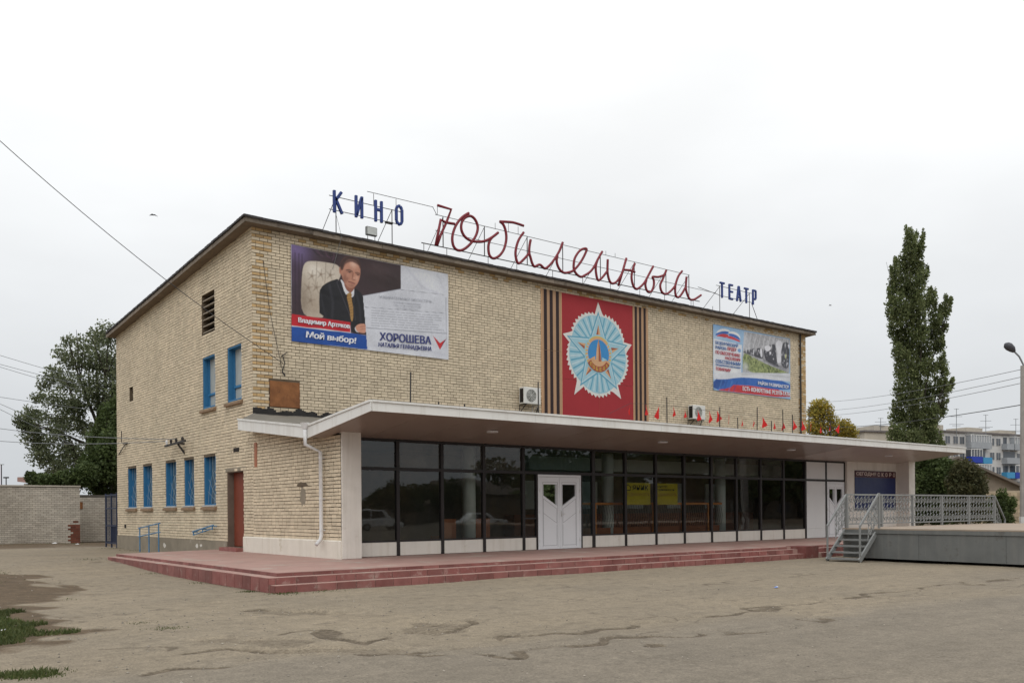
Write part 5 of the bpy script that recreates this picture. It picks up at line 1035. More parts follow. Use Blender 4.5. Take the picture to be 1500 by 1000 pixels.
# poster wall board
bw = empty('poster_board', 'dark blue notice board with white letters СЕГОДНЯ СКОРО under the canopy', 'sign')
t = MB(); t.box(25.15, 28.55, -5.475, -5.445, 1.15, 2.60); t.build('board', 'board_blue', bw)
t = MB(); t.box(25.15, 28.55, -5.485, -5.445, 2.603, 2.90); t.build('header', 'board_red', bw)
text('СЕГОДНЯ', 25.22, 2.66, 1.62, .18, -5.49, 'board_letter', bw, bold=.02, ext=.004)
for ch, x in zip('СКОРО', (26.98, 27.32, 27.64, 27.98, 28.3)): text(ch, x, 2.66, .17, .18, -5.49, 'board_letter', bw, bold=.02, ext=.004)
t = MB(); t.box(28.9, 29.0, -6.056, -6.05, 1.6, 1.75); tag(t.build('wall_plate', 'groove'), 'small grey plate on the right white pillar', 'plate')

# things behind the glass
yb = empty('estate_agency_banner', 'yellow banner lettered яник behind the foyer glass', 'banner')
t = MB(); t.box(11.17, 12.46, GY + .12, GY + .13, 1.42, 2.18); t.box(12.66, 13.9, GY + .12, GY + .13, 1.42, 2.18); t.build('sheet', 'v_yellow', yb)
text('яник', 11.55, 1.93, .8, .17, GY + .115, 'ink', yb, bold=.01); text('агентство', 12.75, 2.02, .6, .075, GY + .115, 'ink', yb); text('недвижимости', 12.75, 1.90, .95, .085, GY + .115, 'ink', yb, bold=.015)
t = MB(); hp = [(11.22, 2.02), (11.34, 2.12), (11.48, 2.02), (11.45, 2.02), (11.45, 1.92), (11.25, 1.92), (11.25, 2.02)]
for a, b in zip(hp, hp[1:]): t.bar((a[0], GY + .115, a[1]), (b[0], GY + .115, b[1]), .025, .004, (0, 1, 0))
t.build('house_symbol', 'ink', yb)
text('НЕДВИЖИМОСТЬ', 11.25, 1.70, 1.15, .13, GY + .115, 'v_tie', yb, bold=.01); text('НЕДВИЖИМОСТЬ', 12.72, 1.70, 1.12, .13, GY + .115, 'v_tie', yb, bold=.01)
wp = empty('wooden_partition', 'orange wooden partition with posts and handrail inside the glazed foyer', 'partition')
t = MB(); t.box(9.7, 17.2, -4.53, -4.45, 1.42, 1.50); t.build('top_rail', 'wood', wp)
for x in (10.4, 11.9, 13.3, 14.9, 16.4): t = MB(); t.box(x - .035, x + .035, -4.53, -4.46, .01, 1.42); t.build('post', 'wood', wp)
t = MB(); t.box(9.7, 17.2, -4.40, -4.36, .1, .62); t.build('lower_panel', 'chair_wood', wp)
t = MB()
for i in range(60): x = 9.8 + i * .125; t.tube([(x, -4.49, .64), (x + .1, -4.49, 1.0), (x, -4.49, 1.4)], .008, 4)
t.build('iron_lattice', 'iron', wp)
for x, lb in ((4.1, 'brown upholstered chair inside the glass left of the white column'), (5.4, 'brown chair inside the glass by the orange box')):
    ch = empty('foyer_chair', lb, 'chair', 'chairs in the foyer', (x, -4.3, .005))
    t = MB(); t.box(0, .55, 0, .5, .40, .48); t.build('seat', 'chair_wood', ch); t = MB(); t.box(0, .55, -.08, -.01, .38, 1.0); t.build('backrest', 'chair_wood', ch)
    for a in (.02, .49):
        for b in (.02, .44): t = MB(); t.box(a, a + .04, b, b + .04, 0, .40); t.build('leg', 'iron', ch)
bx = MB(); bx.box(6.05, 6.35, -4.75, -4.5, .004, .38); ob_ = bx.build('box', 'v_tie'); tag(ob_, 'orange cardboard box standing inside the foyer glass near the door', 'box')
lid = MB(); lid.box(6.04, 6.36, -4.76, -4.49, .384, .42); lid.build('lid', 'v_tie', ob_)

# ------------------------------------------------------------------ steel stage with stairs and railings
st = empty('stage_platform', 'grey sheet-metal stage platform with a plywood deck at the right', 'platform')
fx = lambda y_: 14.56 + (y_ + 11.3) * .085
pg = [(fx(-11.35), -11.35), (fx(-20), -20), (25.2, -20), (25.2, -11.35)]
t = MB(); t.prism(pg, .575, .615, 'z'); t.build('deck', 'deck', st)
t = MB(); t.prism([(x + (.1 if i < 2 else -.1), y_ + (.1 if i in (1, 2) else -.1)) for i, (x, y_) in enumerate(pg)], -.29, .5, 'z'); t.build('core', 'dark', st)
ys = [-11.35, -13.9, -16.4, -20]
for a, b in zip(ys, ys[1:]):
    t = MB(); t.prism([(fx(a) + .03, a - .004), (fx(b) + .03, b + .004), (fx(b) + .06, b + .004), (fx(a) + .06, a - .004)], -.29, .45, 'z'); t.build('side_sheet', 'steel', st)
    t = MB(); t.prism([(fx(a), a), (fx(b), b), (fx(b) + .09, b), (fx(a) + .09, a)], .46, .572, 'z'); t.build('edge_channel', 'steel', st)
t = MB(); t.box(14.6, 25.2, -11.4, -11.35, -.29, .57); t.build('side_sheet', 'steel', st)
for x, y_ in ((14.9, -11.8), (14.7, -14.5), (14.4, -17.5), (24.8, -11.7), (19.5, -11.7)): t = MB(); t.box(x - .06, x + .06, y_ - .06, y_ + .06, gz(x, y_) - .05, -.28); t.build('foot', 'iron', st)
def lattice(mb, P, w_, h_, n):
    """rows of S-curves leaning over the bay, P(u, v) -> point"""
    for i in range(-1, n + 1):
        for k in range(3):
            pts = []
            for q in range(9):
                f = q / 8; u = (i + .5 + .55 * (f - .5) + .22 * math.sin(f * 2 * math.pi)) / n * w_; v = h_ * (k + .1 + .8 * f) / 3 + .03 * math.sin(i * 1.7)
                if 0.02 < u < w_ - .02: pts.append(P(u, v))
            if len(pts) > 2: mb.tube(pts, .014, 4)
            c = ((i + .95) / n * w_, h_ * (k + .45) / 3)
            if .06 < c[0] < w_ - .06: mb.tube([P(c[0] + .045 * math.cos(a), c[1] + .06 * math.sin(a)) for a in np.linspace(0, 2 * math.pi, 7)], .011, 4, cap=False)
    for i in range(n):
        u = (i + .5) / n * w_; mb.tube([P(u - w_ / n * .3, 0), P(u + w_ / n * .35, h_)], .008, 4)
rl = empty('stage_railing', 'grey railing with wrought lattice along the back of the stage deck', 'railing')
RX = [14.68, 16.72, 18.72, 20.76, 22.8, 24.9]
for x in RX: t = MB(); t.box(x - .035, x + .035, -11.47, -11.40, .615, 1.69); t.build('post', 'steel_light', rl)
for a, b in zip(RX, RX[1:]):
    t = MB(); t.box(a + .035, b - .035, -11.465, -11.405, 1.64, 1.69); t.build('top_rail', 'steel_light', rl); t = MB(); t.box(a + .035, b - .035, -11.46, -11.41, .72, .76); t.build('bottom_rail', 'steel_light', rl)
    t = MB(); lattice(t, lambda u, v, a=a: (a + .035 + u, -11.435, .76 + v), b - a - .07, .88, 9); t.build('lattice', 'steel_light', rl, fix=False)
t = MB(); t.bar((24.93, -11.435, 1.66), (25.8, -11.435, .75), .05, .05); t.build('sloping_rail', 'steel_light', rl); t = MB(); t.bar((25.8, -11.435, -.3), (25.8, -11.435, .75), .05, .05); t.build('post', 'steel_light', rl)
t = MB(); lattice(t, lambda u, v: (24.95 + u * .8, -11.435, .62 + v * (1 - u / .9) - u * .2), .85, .9, 5); t.build('lattice', 'steel_light', rl, fix=False)
sr = empty('stage_stairs', 'open grey steel stairs with five treads leading onto the stage', 'stairs')
X0, X1, zb, zt2 = 13.56, 14.62, -.37, .56; ya, yb_ = -11.42, -12.5
for y_ in (ya, yb_):
    t = MB(); t.bar((X0, y_, zb + .02), (X1, y_, zt2), .14, .05, (0, 1, 0)); t.build('stringer', 'steel_light', sr)
    t = MB(); t.bar((X0 + .05, y_, zb), (X0 + .05, y_, .72), .045, .045, (0, 1, 0)); t.build('post', 'steel_light', sr)
    t = MB(); t.bar((X0 + .05, y_, .70), (X1 + .06, y_, 1.67), .055, .05, (0, 1, 0)); t.build('handrail', 'steel_light', sr)
    t = MB(); t.bar((X1 + .06, y_, zt2), (X1 + .06, y_, 1.69), .06, .06, (0, 1, 0)); t.build('post', 'steel_light', sr)
    t = MB(); lattice(t, lambda u, v, y_=y_: (X0 + .45 + u, y_, .25 + u * .9 + v), .62, .8, 4); t.build('lattice', 'steel_light', sr, fix=False)
for i in range(5):
    f = i / 5; x = X0 + (X1 - X0) * f; z = zb + .05 + (zt2 - zb) * f; t = MB(); t.box(x - .02, x + .22, yb_ + .03, ya - .03, z, z + .05); t.build('tread', 'steel_light', sr)

# ------------------------------------------------------------------ left: brick fence, gate
bwall = empty('brick_fence', 'grey brick boundary wall with red patch at the far left', 'wall')
FYW = 25.7
t = MB(); t.box(-14, .62, FYW, FYW + .4, -.6, 2.72); t.build('wall', 'mortar_grey', bwall)
t = MB(); t.box(-14.05, .66, FYW - .06, FYW + .46, 2.725, 2.80); t.build('coping', 'brick_grey', bwall)
mbk = MB(); mred = MB()
def flatbricks(mb, u0, u1, z0, z1, y, red=None):
    n = int((z1 - z0) / .1)
    for i in range(n):
        u = u0 - (.131 if i % 2 else 0)
        while u < u1:
            a, b = max(u + .006, u0), min(u + .256, u1)
            if b - a > .03:
                tgt = mb if not (red and red((a + b) / 2, z0 + i * .1)) else mred
                d = random.uniform(.006, .016); zz = z0 + i * .1; tgt.add([(a, y - d, zz), (b, y - d, zz), (b, y - d, zz + .087), (a, y - d, zz + .087), (a, y, zz), (b, y, zz), (b, y, zz + .087), (a, y, zz + .087)], [(0, 1, 2, 3), (0, 4, 5, 1), (1, 5, 6, 2), (2, 6, 7, 3), (3, 7, 4, 0)])
            u += .262
flatbricks(mbk, -14, .62, -.3, 2.7, FYW, lambda u, z: u > .13 + .06 * math.sin(z * 9) and z < .72 + .1 * math.sin(u * 20))
tag(mbk.build('bricks', 'brick_grey', bwall, fix=False), kind='stuff')
if mred.f: tag(mred.build('red_bricks', mat('fence_red_brick', (.17, .062, .04), .9, .2, 3, island=.2), bwall, fix=False), kind='stuff')
w2 = empty('brick_fence', 'lower set-back stretch of grey brick wall beside the metal gate', 'wall')
t = MB(); t.box(.7, 9, FYW + 2.2, FYW + 2.6, -.6, 2.35); t.build('wall', 'mortar_grey', w2)
mbk = MB(); mred = MB(); flatbricks(mbk, .7, 9, -.3, 2.3, FYW + 2.2); tag(mbk.build('bricks', 'brick_grey', w2, fix=False), kind='stuff')
t = MB(); t.box(.72, 1.25, FYW + 2.17, FYW + 2.186, 1.55, 1.95); t.build('red_plate', 'rust', w2)
gt = empty('metal_gate', 'dark blue sheet and bar gate standing open at the far building corner', 'gate')
mt_gate = mat('gate_blue', (.03, .04, .075), .6, .2, 3)
g0, g1 = (.02, 15.95), (.05, 17.9)
for y_ in (15.98, 16.9, 17.88): t = MB(); t.box(.0, .06, y_ - .035, y_ + .035, -.32, 2.2); t.build('post', mt_gate, gt)
for z in (-.1, .7, 1.5, 2.12): t = MB(); t.box(.005, .055, 16.02, 17.84, z - .03, z + .03); t.build('rail', mt_gate, gt)
for i in range(11): y_ = 16.1 + i * .16; t = MB(); t.box(.02, .04, y_ - .008, y_ + .008, -.1, 2.12); t.build('bar', mt_gate, gt)
t = MB(); t.box(.05, .058, 16.0, 16.9, -.05, .75); t.build('sheet', mt_gate, gt)
# ------------------------------------------------------------------ vegetation
def at(u, v, d):
    """point seen at (u, v) of the 1500 x 1000 photograph, d metres ahead of the camera"""
    dx, dy = u - 750, v - 748.5; a = dx * math.cos(roll) - dy * math.sin(roll); b = dx * math.sin(roll) + dy * math.cos(roll)
    return CAM + (fwd + rgt * (a / 1311) - upv * (b / 1311)) * d
def leaves(clumps, n, size, seed, up=0.0, shellness=.55):
    """clumps: (centre, (rx, ry, rz)); n leaves as bent two-triangle blades spread through the clumps"""
    g = np.random.default_rng(seed); vol = np.array([(r[0] * r[1] * r[2]) ** .72 for _, r in clumps]); vol /= vol.sum()
    ci = g.choice(len(clumps), n, p=vol); C = np.array([tuple(c) for c, _ in clumps])[ci]; Rr = np.array([r for _, r in clumps])[ci]
    d = g.normal(size=(n, 3)); d /= np.linalg.norm(d, axis=1)[:, None]; rad = shellness + (1.08 - shellness) * g.random(n) ** .8
    # twig clusters
    tw = g.normal(size=(n, 3)) * .10
    p = C + d * Rr * rad[:, None] + tw * Rr.mean(1)[:, None]
    ax = g.normal(size=(n, 3)) + d * .4; ax[:, 2] += up - .15; ax /= np.linalg.norm(ax, axis=1)[:, None]
    sd_ = np.cross(ax, g.normal(size=(n, 3))); sd_ /= np.linalg.norm(sd_, axis=1)[:, None]; nr = np.cross(ax, sd_)
    s = size * (.6 + .8 * g.random(n))[:, None]
    a = p - ax * s * .6; b = p + ax * s * .6; l = p + sd_ * s * .36 + nr * s * .12; r = p - sd_ * s * .36 + nr * s * .12
    return np.stack([a, l, b, r], 1).reshape(-1, 3)
def leaf_mesh(name, co, mt, parent=None):
    n = len(co) // 4; me = bpy.data.meshes.new(name); me.vertices.add(n * 4); me.vertices.foreach_set('co', co.astype('f').ravel())
    b = np.arange(n) * 4; idx = np.stack([b, b + 1, b + 2, b, b + 2, b + 3], 1).astype('i4').ravel()
    me.loops.add(n * 6); me.loops.foreach_set('vertex_index', idx); me.polygons.add(n * 2); me.polygons.foreach_set('loop_start', np.arange(0, n * 6, 3, dtype='i4')); me.polygons.foreach_set('loop_total', np.full(n * 2, 3, 'i4'))
    me.update(); me.validate(); me.materials.append(M[mt]); return link(name, me, parent)
def tree(name, label, cat, base, clumps, n, size, mt, trunk, seed, group=None, up=0.0, limbs=6, shell_=.5, reach=1.0):
    o = empty(name, label, cat, group)
    leaf_mesh('crown', leaves(clumps, n, size, seed, up, shell_), mt, o)
    g = random.Random(seed); t = MB(); b = Vector(base); top = max((c for c, _ in clumps), key=lambda c: c[2]); tp = b.lerp(Vector(top), reach)
    pts = [b - Vector((0, 0, .3))]; 
    for f in (.25, .5, .75, 1): q = b.lerp(tp, f); pts.append(q + Vector((g.uniform(-.2, .2), g.uniform(-.2, .2), 0)) * (1 - f))
    t.tube(pts, [trunk, trunk * .8, trunk * .55, trunk * .33, trunk * .12], 8)
    ch = g.sample(clumps, min(limbs, len(clumps)))
    for c, r in ch:
        c = Vector(c); f = g.uniform(.25, .6); s = b.lerp(tp, f)
        if c.z < s.z: s = b.lerp(tp, max(.12, f * .4))
        m_ = s.lerp(c, .5) + Vector((g.uniform(-.3, .3), g.uniform(-.3, .3), g.uniform(0, .4))); t.tube([s, m_, c], [trunk * .38, trunk * .22, trunk * .08], 6)
        for _ in range(3):
            e_ = c + Vector((g.gauss(0, 1) * r[0], g.gauss(0, 1) * r[1], g.gauss(0, 1) * r[2])) * .7; t.tube([m_, m_.lerp(e_, .6) + Vector((0, 0, .15)), e_], [trunk * .16, trunk * .1, trunk * .04], 5)
    t.build('trunk', 'bark', o); return o
def clumps_px(lst, d, depth=1.0, seed=0, jit=1.5):
    g = random.Random(seed); o = []
    for u, v, ru, rv in lst:
        k = d / 1311; o.append((at(u, v, d + g.uniform(-jit, jit)), (ru * k, ru * k * depth, rv * k)))
    return o
lt = [(158, 492, 20, 22), (140, 500, 14, 22), (118, 505, 12, 16), (100, 500, 10, 12), (92, 520, 14, 16), (112, 528, 18, 16), (140, 530, 24, 22), (165, 540, 26, 30), (80, 548, 16, 15), (66, 562, 12, 12), (100, 560, 20, 18), (130, 565, 22, 20), (55, 582, 12, 10), (78, 585, 18, 15), (112, 592, 20, 16), (150, 585, 24, 22), (45, 605, 13, 11), (62, 612, 14, 12), (90, 618, 18, 14), (34, 622, 10, 9), (50, 632, 12, 10), (120, 625, 18, 16), (75, 645, 14, 12), (98, 655, 15, 13), (140, 640, 16, 22), (70, 672, 12, 10), (88, 684, 14, 12), (45, 622, 14, 12), (60, 655, 14, 12), (105, 600, 22, 18), (85, 632, 16, 14), (48, 640, 18, 16), (62, 668, 20, 17), (82, 690, 18, 15), (100, 672, 22, 18), (35, 615, 15, 12), (120, 668, 24, 22), (190, 560, 40, 50), (190, 630, 30, 60)]
p = at(150, 760, 60); p.z = -.3
tree('broadleaf_tree', 'large loose grey green tree rising behind the left end of the cinema', 'tree', p, clumps_px(lt, 60, 1.0, 1, 2.0), 27000, .155, 'leaf_grey', .32, 5, None, .0, 14, .25)
dk_ = [(160, 620, 16, 30), (150, 650, 20, 28), (165, 670, 22, 40), (135, 685, 18, 24), (155, 708, 26, 22), (178, 640, 20, 70)]
p = at(165, 770, 56); p.z = -.3
tree('dense_tree', 'dense dark green tree against the far corner of the cinema', 'tree', p, clumps_px(dk_, 56, 1.0, 2, .8), 15000, .17, 'leaf_dark', .25, 6, None, .1, 5, .6)
bs = [(112, 700, 16, 15), (95, 702, 14, 12), (75, 704, 16, 10), (58, 703, 12, 9), (46, 699, 9, 9), (128, 695, 14, 18)]
p = at(85, 770, 54); p.z = -.3
tree('bush', 'low dark bushes showing over the left brick wall', 'bush', p, clumps_px(bs, 54, 1.0, 3, .6), 7000, .15, 'leaf_dark', .08, 7, None, .1, 4, .5)
pop = [(1329, 352, 5, 13), (1338, 352, 5, 12), (1345, 368, 8, 14), (1333, 368, 8, 16), (1352, 358, 3, 12), (1324, 385, 8, 18), (1340, 390, 13, 18), (1312, 395, 6, 16), (1307, 420, 7, 20), (1350, 405, 9, 14), (1322, 418, 13, 22), (1340, 425, 15, 20), (1305, 450, 7, 22), (1318, 455, 12, 24), (1340, 455, 14, 20), (1357, 445, 8, 14), (1367, 440, 6, 14), (1306, 480, 6, 18), (1320, 490, 12, 22), (1345, 485, 14, 20), (1370, 465, 9, 16), (1384, 455, 8, 15), (1391, 448, 3, 10), (1368, 490, 11, 16), (1380, 480, 8, 12), (1315, 515, 8, 14), (1330, 515, 12, 20), (1352, 515, 13, 18), (1374, 508, 9, 10), (1318, 540, 8, 20), (1335, 545, 14, 20), (1358, 540, 13, 16), (1378, 535, 9, 12), (1384, 548, 6, 8), (1318, 575, 9, 22), (1336, 580, 15, 22), (1360, 575, 15, 18), (1382, 570, 9, 14), (1391, 566, 6, 9), (1315, 610, 11, 22), (1336, 615, 17, 22), (1360, 608, 16, 20), (1379, 600, 8, 13), (1312, 640, 12, 20), (1335, 650, 20, 22), (1362, 640, 15, 22), (1318, 675, 16, 20), (1345, 680, 22, 22), (1375, 660, 8, 12)]
pc = clumps_px(pop, 62, 1.3, 4, 1.0)
g_ = random.Random(9); wisps = [(u + g_.uniform(-.6, 1.2) * ru, v - rv * g_.uniform(.7, 1.25), 2.6, 8) for u, v, ru, rv in pop for _ in (0, 1)] + [(1331, 345, 2.5, 10), (1341, 346, 2, 8), (1351, 349, 2, 9)]
pw = clumps_px(wisps, 62, 1.0, 41, 1.2)
pc = [(c, (r[0] * .72, r[1] * .85, r[2] * 1.0)) for c, r in pc] + pw
p = at(1342, 770, 62); p.z = -.4
tree('poplar_tree', 'tall narrow dark green poplar leaning slightly right behind the canopy', 'tree', p, pc, 46000, .145, 'leaf_poplar', .2, 8, None, 1.2, 14, .3, .75)
ye = [(1202, 592, 12, 9), (1198, 606, 14, 12), (1212, 602, 10, 12), (1190, 600, 8, 12), (1195, 625, 16, 14), (1217, 620, 14, 14), (1237, 622, 10, 9), (1245, 630, 11, 10), (1228, 636, 16, 10), (1250, 640, 8, 8), (1205, 645, 22, 10)]
p = at(1212, 770, 75); p.z = -.4
tree('yellow_tree', 'small tree turning autumn yellow behind the right corner of the cinema', 'tree', p, clumps_px(ye, 75, 1.0, 5, 1.0), 6500, .17, 'leaf_yellow', .18, 9, None, .2, 8, .25)
b1_ = [(1352, 690, 14, 18), (1372, 680, 20, 14), (1365, 700, 24, 24), (1390, 690, 14, 18), (1345, 715, 14, 20), (1385, 715, 16, 20), (1355, 672, 12, 8), (1348, 745, 18, 22), (1375, 748, 20, 22), (1395, 745, 14, 22)]
p = at(1368, 775, 50); p.z = -.4
tree('bush', 'dark green bush under the right tip of the canopy', 'bush', p, clumps_px(b1_, 50, 1.0, 6, .5), 13000, .15, 'leaf_dark', .1, 10, None, .1, 4, .5)
b2_ = [(1412, 690, 16, 18), (1425, 702, 18, 18), (1400, 705, 14, 16), (1418, 718, 24, 14), (1437, 715, 9, 12), (1405, 745, 18, 20), (1430, 745, 18, 20), (1450, 752, 12, 14)]
p = at(1418, 775, 47); p.z = -.4
tree('bush', 'olive brown rounded bush in front of the old house roof', 'bush', p, clumps_px(b2_, 47, 1.0, 7, .4), 11000, .12, 'leaf_bush', .1, 11, None, .1, 4, .45)
b3_ = [(1468, 730, 8, 14), (1478, 742, 9, 12), (1464, 750, 10, 16), (1484, 735, 5, 8), (1475, 762, 10, 10), (1455, 735, 7, 10)]
p = at(1470, 790, 40); p.z = -.4
tree('shrub', 'sparse shrub beyond the right end of the stage railing', 'bush', p, clumps_px(b3_, 40, 1.0, 8, .3), 3200, .10, 'leaf_dark', .05, 12, None, .4, 5, .3)

# ------------------------------------------------------------------ far buildings at the right
def block(name, label, P0, e, s0, s1, depth, zr, wall, rows, cols, balcs, boxes, floors=5):
    o = empty(name, label, 'building'); e = Vector((e[0], e[1], 0)).normalized(); nn = Vector((e.y, -e.x, 0))
    if nn.dot(CAM - Vector((P0[0], P0[1], 0))) < 0: nn = -nn
    P0 = Vector((P0[0], P0[1], 0)); W = lambda s, d, z: tuple(P0 + e * s + nn * d + Vector((0, 0, z)))
    def cube(s_a, s_b, d_a, d_b, z_a, z_b): return [W(s_a, d_a, z_a), W(s_b, d_a, z_a), W(s_b, d_b, z_a), W(s_a, d_b, z_a), W(s_a, d_a, z_b), W(s_b, d_a, z_b), W(s_b, d_b, z_b), W(s_a, d_b, z_b)], [(0, 1, 2, 3), (7, 6, 5, 4), (0, 4, 5, 1), (1, 5, 6, 2), (2, 6, 7, 3), (3, 7, 4, 0)]
    t = MB(); t.add(*cube(s0, s1, 0, -depth, -.6, zr)); t.build('wall', wall, o)
    t = MB(); t.add(*cube(s0 - .4, s1 + .4, .4, -depth - .4, zr + .002, zr + .3)); rf_ = t.build('roof', 'apt_roof', o)
    for a, b, z in boxes: t = MB(); t.add(*cube(a, b, -1.5, -6, zr + .31, zr + z)); t.build('roof_house', 'apt_tan', rf_)
    for z in rows:
        for s in cols:
            if callable(balcs[0]) and balcs[0](s, z): continue
            t = MB(); t.add(*cube(s - .75, s + .75, .06, -.1, z - .85, z + .75)); f = t.build('window', 'apt_wall', o)
            for k in (-1, 1): t = MB(); t.add(*cube(s + (.36 * k) - .30, s + (.36 * k) + .30, .09, .05, z - .75, z + .65)); t.build('pane', 'apt_win', f)
    for a, b, z, mt, glz in balcs[1]:
        t = MB(); t.add(*cube(a, b, 1.2, .01, z - 1.55, z - .35)); ba = t.build('balcony', mt, o)
        if glz:
            t = MB(); t.add(*cube(a + .05, b - .05, 1.12, .02, z - .33, z + 1.0)); t.build('glazing', 'apt_win' if glz == 2 else 'apt_grey', ba)
            t = MB()
            for k in range(int((b - a) / .8) + 1): s = a + .05 + k * (b - a - .1) / int((b - a) / .8); t.add(*cube(s - .06, s + .06, 1.2, 1.1, z - .33, z + 1.0))
            t.add(*cube(a, b, 1.22, .0, z + 1.0, z + 1.15)); t.build('glazing_bar', 'panel_grey', ba)
        else:
            t = MB(); t.add(*cube(a + .5, b - .5, .03, .005, z - .3, z + 1.0)); t.build('balcony_door', 'apt_win', ba)
    return o
rows = [14.35, 11.5, 8.65, 5.8, 2.9]
cols = [1.5, 3.9, 5.8, 15.2, 17.2, 21.6, 24.0, 26.5, 31, 34, 40]
bal = [(7.0, 13.4, 14.3, 'apt_grey', 1), (7.0, 10.5, 11.5, 'board_blue', 2), (10.7, 13.5, 11.4, 'apt_ltblue', 0), (18.3, 20.5, 14.3, 'apt_grey', 0), (20.9, 23.4, 14.3, 'apt_grey', 1), (18.3, 23.2, 11.5, 'apt_grey', 0), (18.2, 20.8, 8.6, 'apt_ltblue', 0), (21.0, 23.4, 8.6, 'apt_bluebalc', 2), (7, 13.4, 8.6, 'apt_grey', 1), (27.5, 30, 14.3, 'apt_grey', 1)]
bal = [(a, b, z, 'apt_bluebalc' if m_ == 'board_blue' else m_, g_) for a, b, z, m_, g_ in bal]
skip = lambda s, z: any(a - .3 < s < b + .3 and abs(zb_ - z) < 1 for a, b, zb_, _, _ in bal)
apt = block('apartment_building', 'pale five-storey apartment block with blue balconies far behind the stage railing', (159.4, 56.5), (.986, -.168), 0, 60, 11, 15.75, 'apt_wall', rows, cols, (skip, bal), [(.5, 2.4, 1.5), (9.5, 14.5, 1.35), (20, 25.5, 1.2)])
apt2 = block('apartment_building', 'tan apartment block showing its top storey left of the poplar', (142.1, 62.5), (.945, -.327), .2, 17.6, 11, 15.35, 'apt_tan', [13.9, 11.1, 8.3, 5.5, 2.8], [7.6, 11, 14.5], (lambda s, z: False, []), [(3.6, 8.5, 1.4)])
for (u, v0, v1, d), lb in zip(((1401, 640, 598, 172), (1444, 640, 607, 176), (1488, 645, 613, 180), (1290, 632, 612, 168)), ('tallest aerial on the pale apartment block, nearest the poplar', 'aerial over the middle of the pale apartment block', 'aerial at the right end of the pale apartment block roof', 'thin aerial on the tan block left of the poplar')):
    t = MB(); a, b = at(u, v0, d), at(u, v1, d); t.tube([a, b], .055, 5)
    for k, ln in ((.98, .5), (.72, 1.1), (.45, 1.4), (.40, .8)): q = a.lerp(b, k); t.tube([q - rgt * ln, q + rgt * ln], .035, 4)
    tag(t.build('roof_aerial', 'wire_grey'), lb, 'aerial', 'aerials on the apartment roofs')
# old house with slate roof
hs_ = empty('old_house', 'low old house with a dark slate gable roof behind the bushes at the right', 'house')
H0 = at(1408, 745, 66); k = 66 / 1311
W = lambda a, b, z: tuple(Vector((H0.x, H0.y, 0)) + rgt * a + fwd * b + Vector((0, 0, z)))
t = MB(); t.add([W(-5.2, 0, -.5), W(4.3, 0, -.5), W(4.3, 0, 2.7), W(-.5, 0, 4.75), W(-5.2, 0, 2.6), W(-5.2, 9, -.5), W(4.3, 9, -.5), W(4.3, 9, 2.7), W(-.5, 9, 4.75), W(-5.2, 9, 2.6)], [(0, 1, 2, 3, 4), (9, 8, 7, 6, 5), (1, 6, 7, 2), (0, 4, 9, 5)]); t.build('wall', 'house_wall', hs_)
for s_, z0_ in ((1, 2.55), (-1, 2.45)):
    ex = 4.75 if s_ > 0 else -5.7; t = MB(); zz = 2.45
    t.add([W(-.5, -.6, 4.82), W(ex, -.6, zz), W(ex, 9.5, zz), W(-.5, 9.5, 4.82), W(-.5, -.6, 5.0), W(ex, -.6, zz + .18), W(ex, 9.5, zz + .18), W(-.5, 9.5, 5.0)], [(0, 3, 2, 1), (4, 5, 6, 7), (0, 1, 5, 4), (1, 2, 6, 5), (2, 3, 7, 6), (3, 0, 4, 7)]); t.build('roof', 'slate', hs_)
for i in range(5):
    t = MB(); zt_ = 4.55 - abs(i - 2) * .5; t.add([W(-.9 + (i - 2) * .55 - .2, -.02, 2.9), W(-.9 + (i - 2) * .55 + .2, -.02, 2.9), W(-.9 + (i - 2) * .55 + .2, -.02, zt_), W(-.9 + (i - 2) * .55 - .2, -.02, zt_)], [(0, 1, 2, 3)]); t.build('gable_board', 'slate', hs_)
yw = empty('yard_wall', 'low tan masonry yard wall beside the concrete lamp post', 'wall')
Y0 = at(1432, 745, 52); W2 = lambda a, b, z: tuple(Vector((Y0.x, Y0.y, 0)) + rgt * a + fwd * b + Vector((0, 0, z)))
t = MB(); t.add([W2(0, 0, -.5), W2(8, 0, -.5), W2(8, .4, -.5), W2(0, .4, -.5), W2(0, 0, 2.15), W2(8, 0, 2.3), W2(8, .4, 2.3), W2(0, .4, 2.15)], [(0, 1, 2, 3), (7, 6, 5, 4), (0, 4, 5, 1), (1, 5, 6, 2), (2, 6, 7, 3), (3, 7, 4, 0)]); t.build('wall', mat('tan_masonry', (.40, .33, .24), .9, .2, 2, .3, 10), yw)
t = MB()
for i in range(10):
    for j in range(20):
        a = j * .42 - (.2 if i % 2 else 0); a0, a1 = max(a, 0) + .01, min(a + .41, 8); z = -.3 + i * .24
        if a1 - a0 > .05: t.add([W2(a0, -.03, z), W2(a1, -.03, z), W2(a1, -.03, z + .22), W2(a0, -.03, z + .22), W2(a0, 0, z), W2(a1, 0, z), W2(a1, 0, z + .22), W2(a0, 0, z + .22)], [(0, 1, 2, 3), (0, 4, 5, 1), (1, 5, 6, 2), (2, 6, 7, 3), (3, 7, 4, 0)])
tag(t.build('blocks', mat('tan_block', (.36, .29, .20), .9, .2, 3, island=.2), yw, fix=False), kind='stuff')
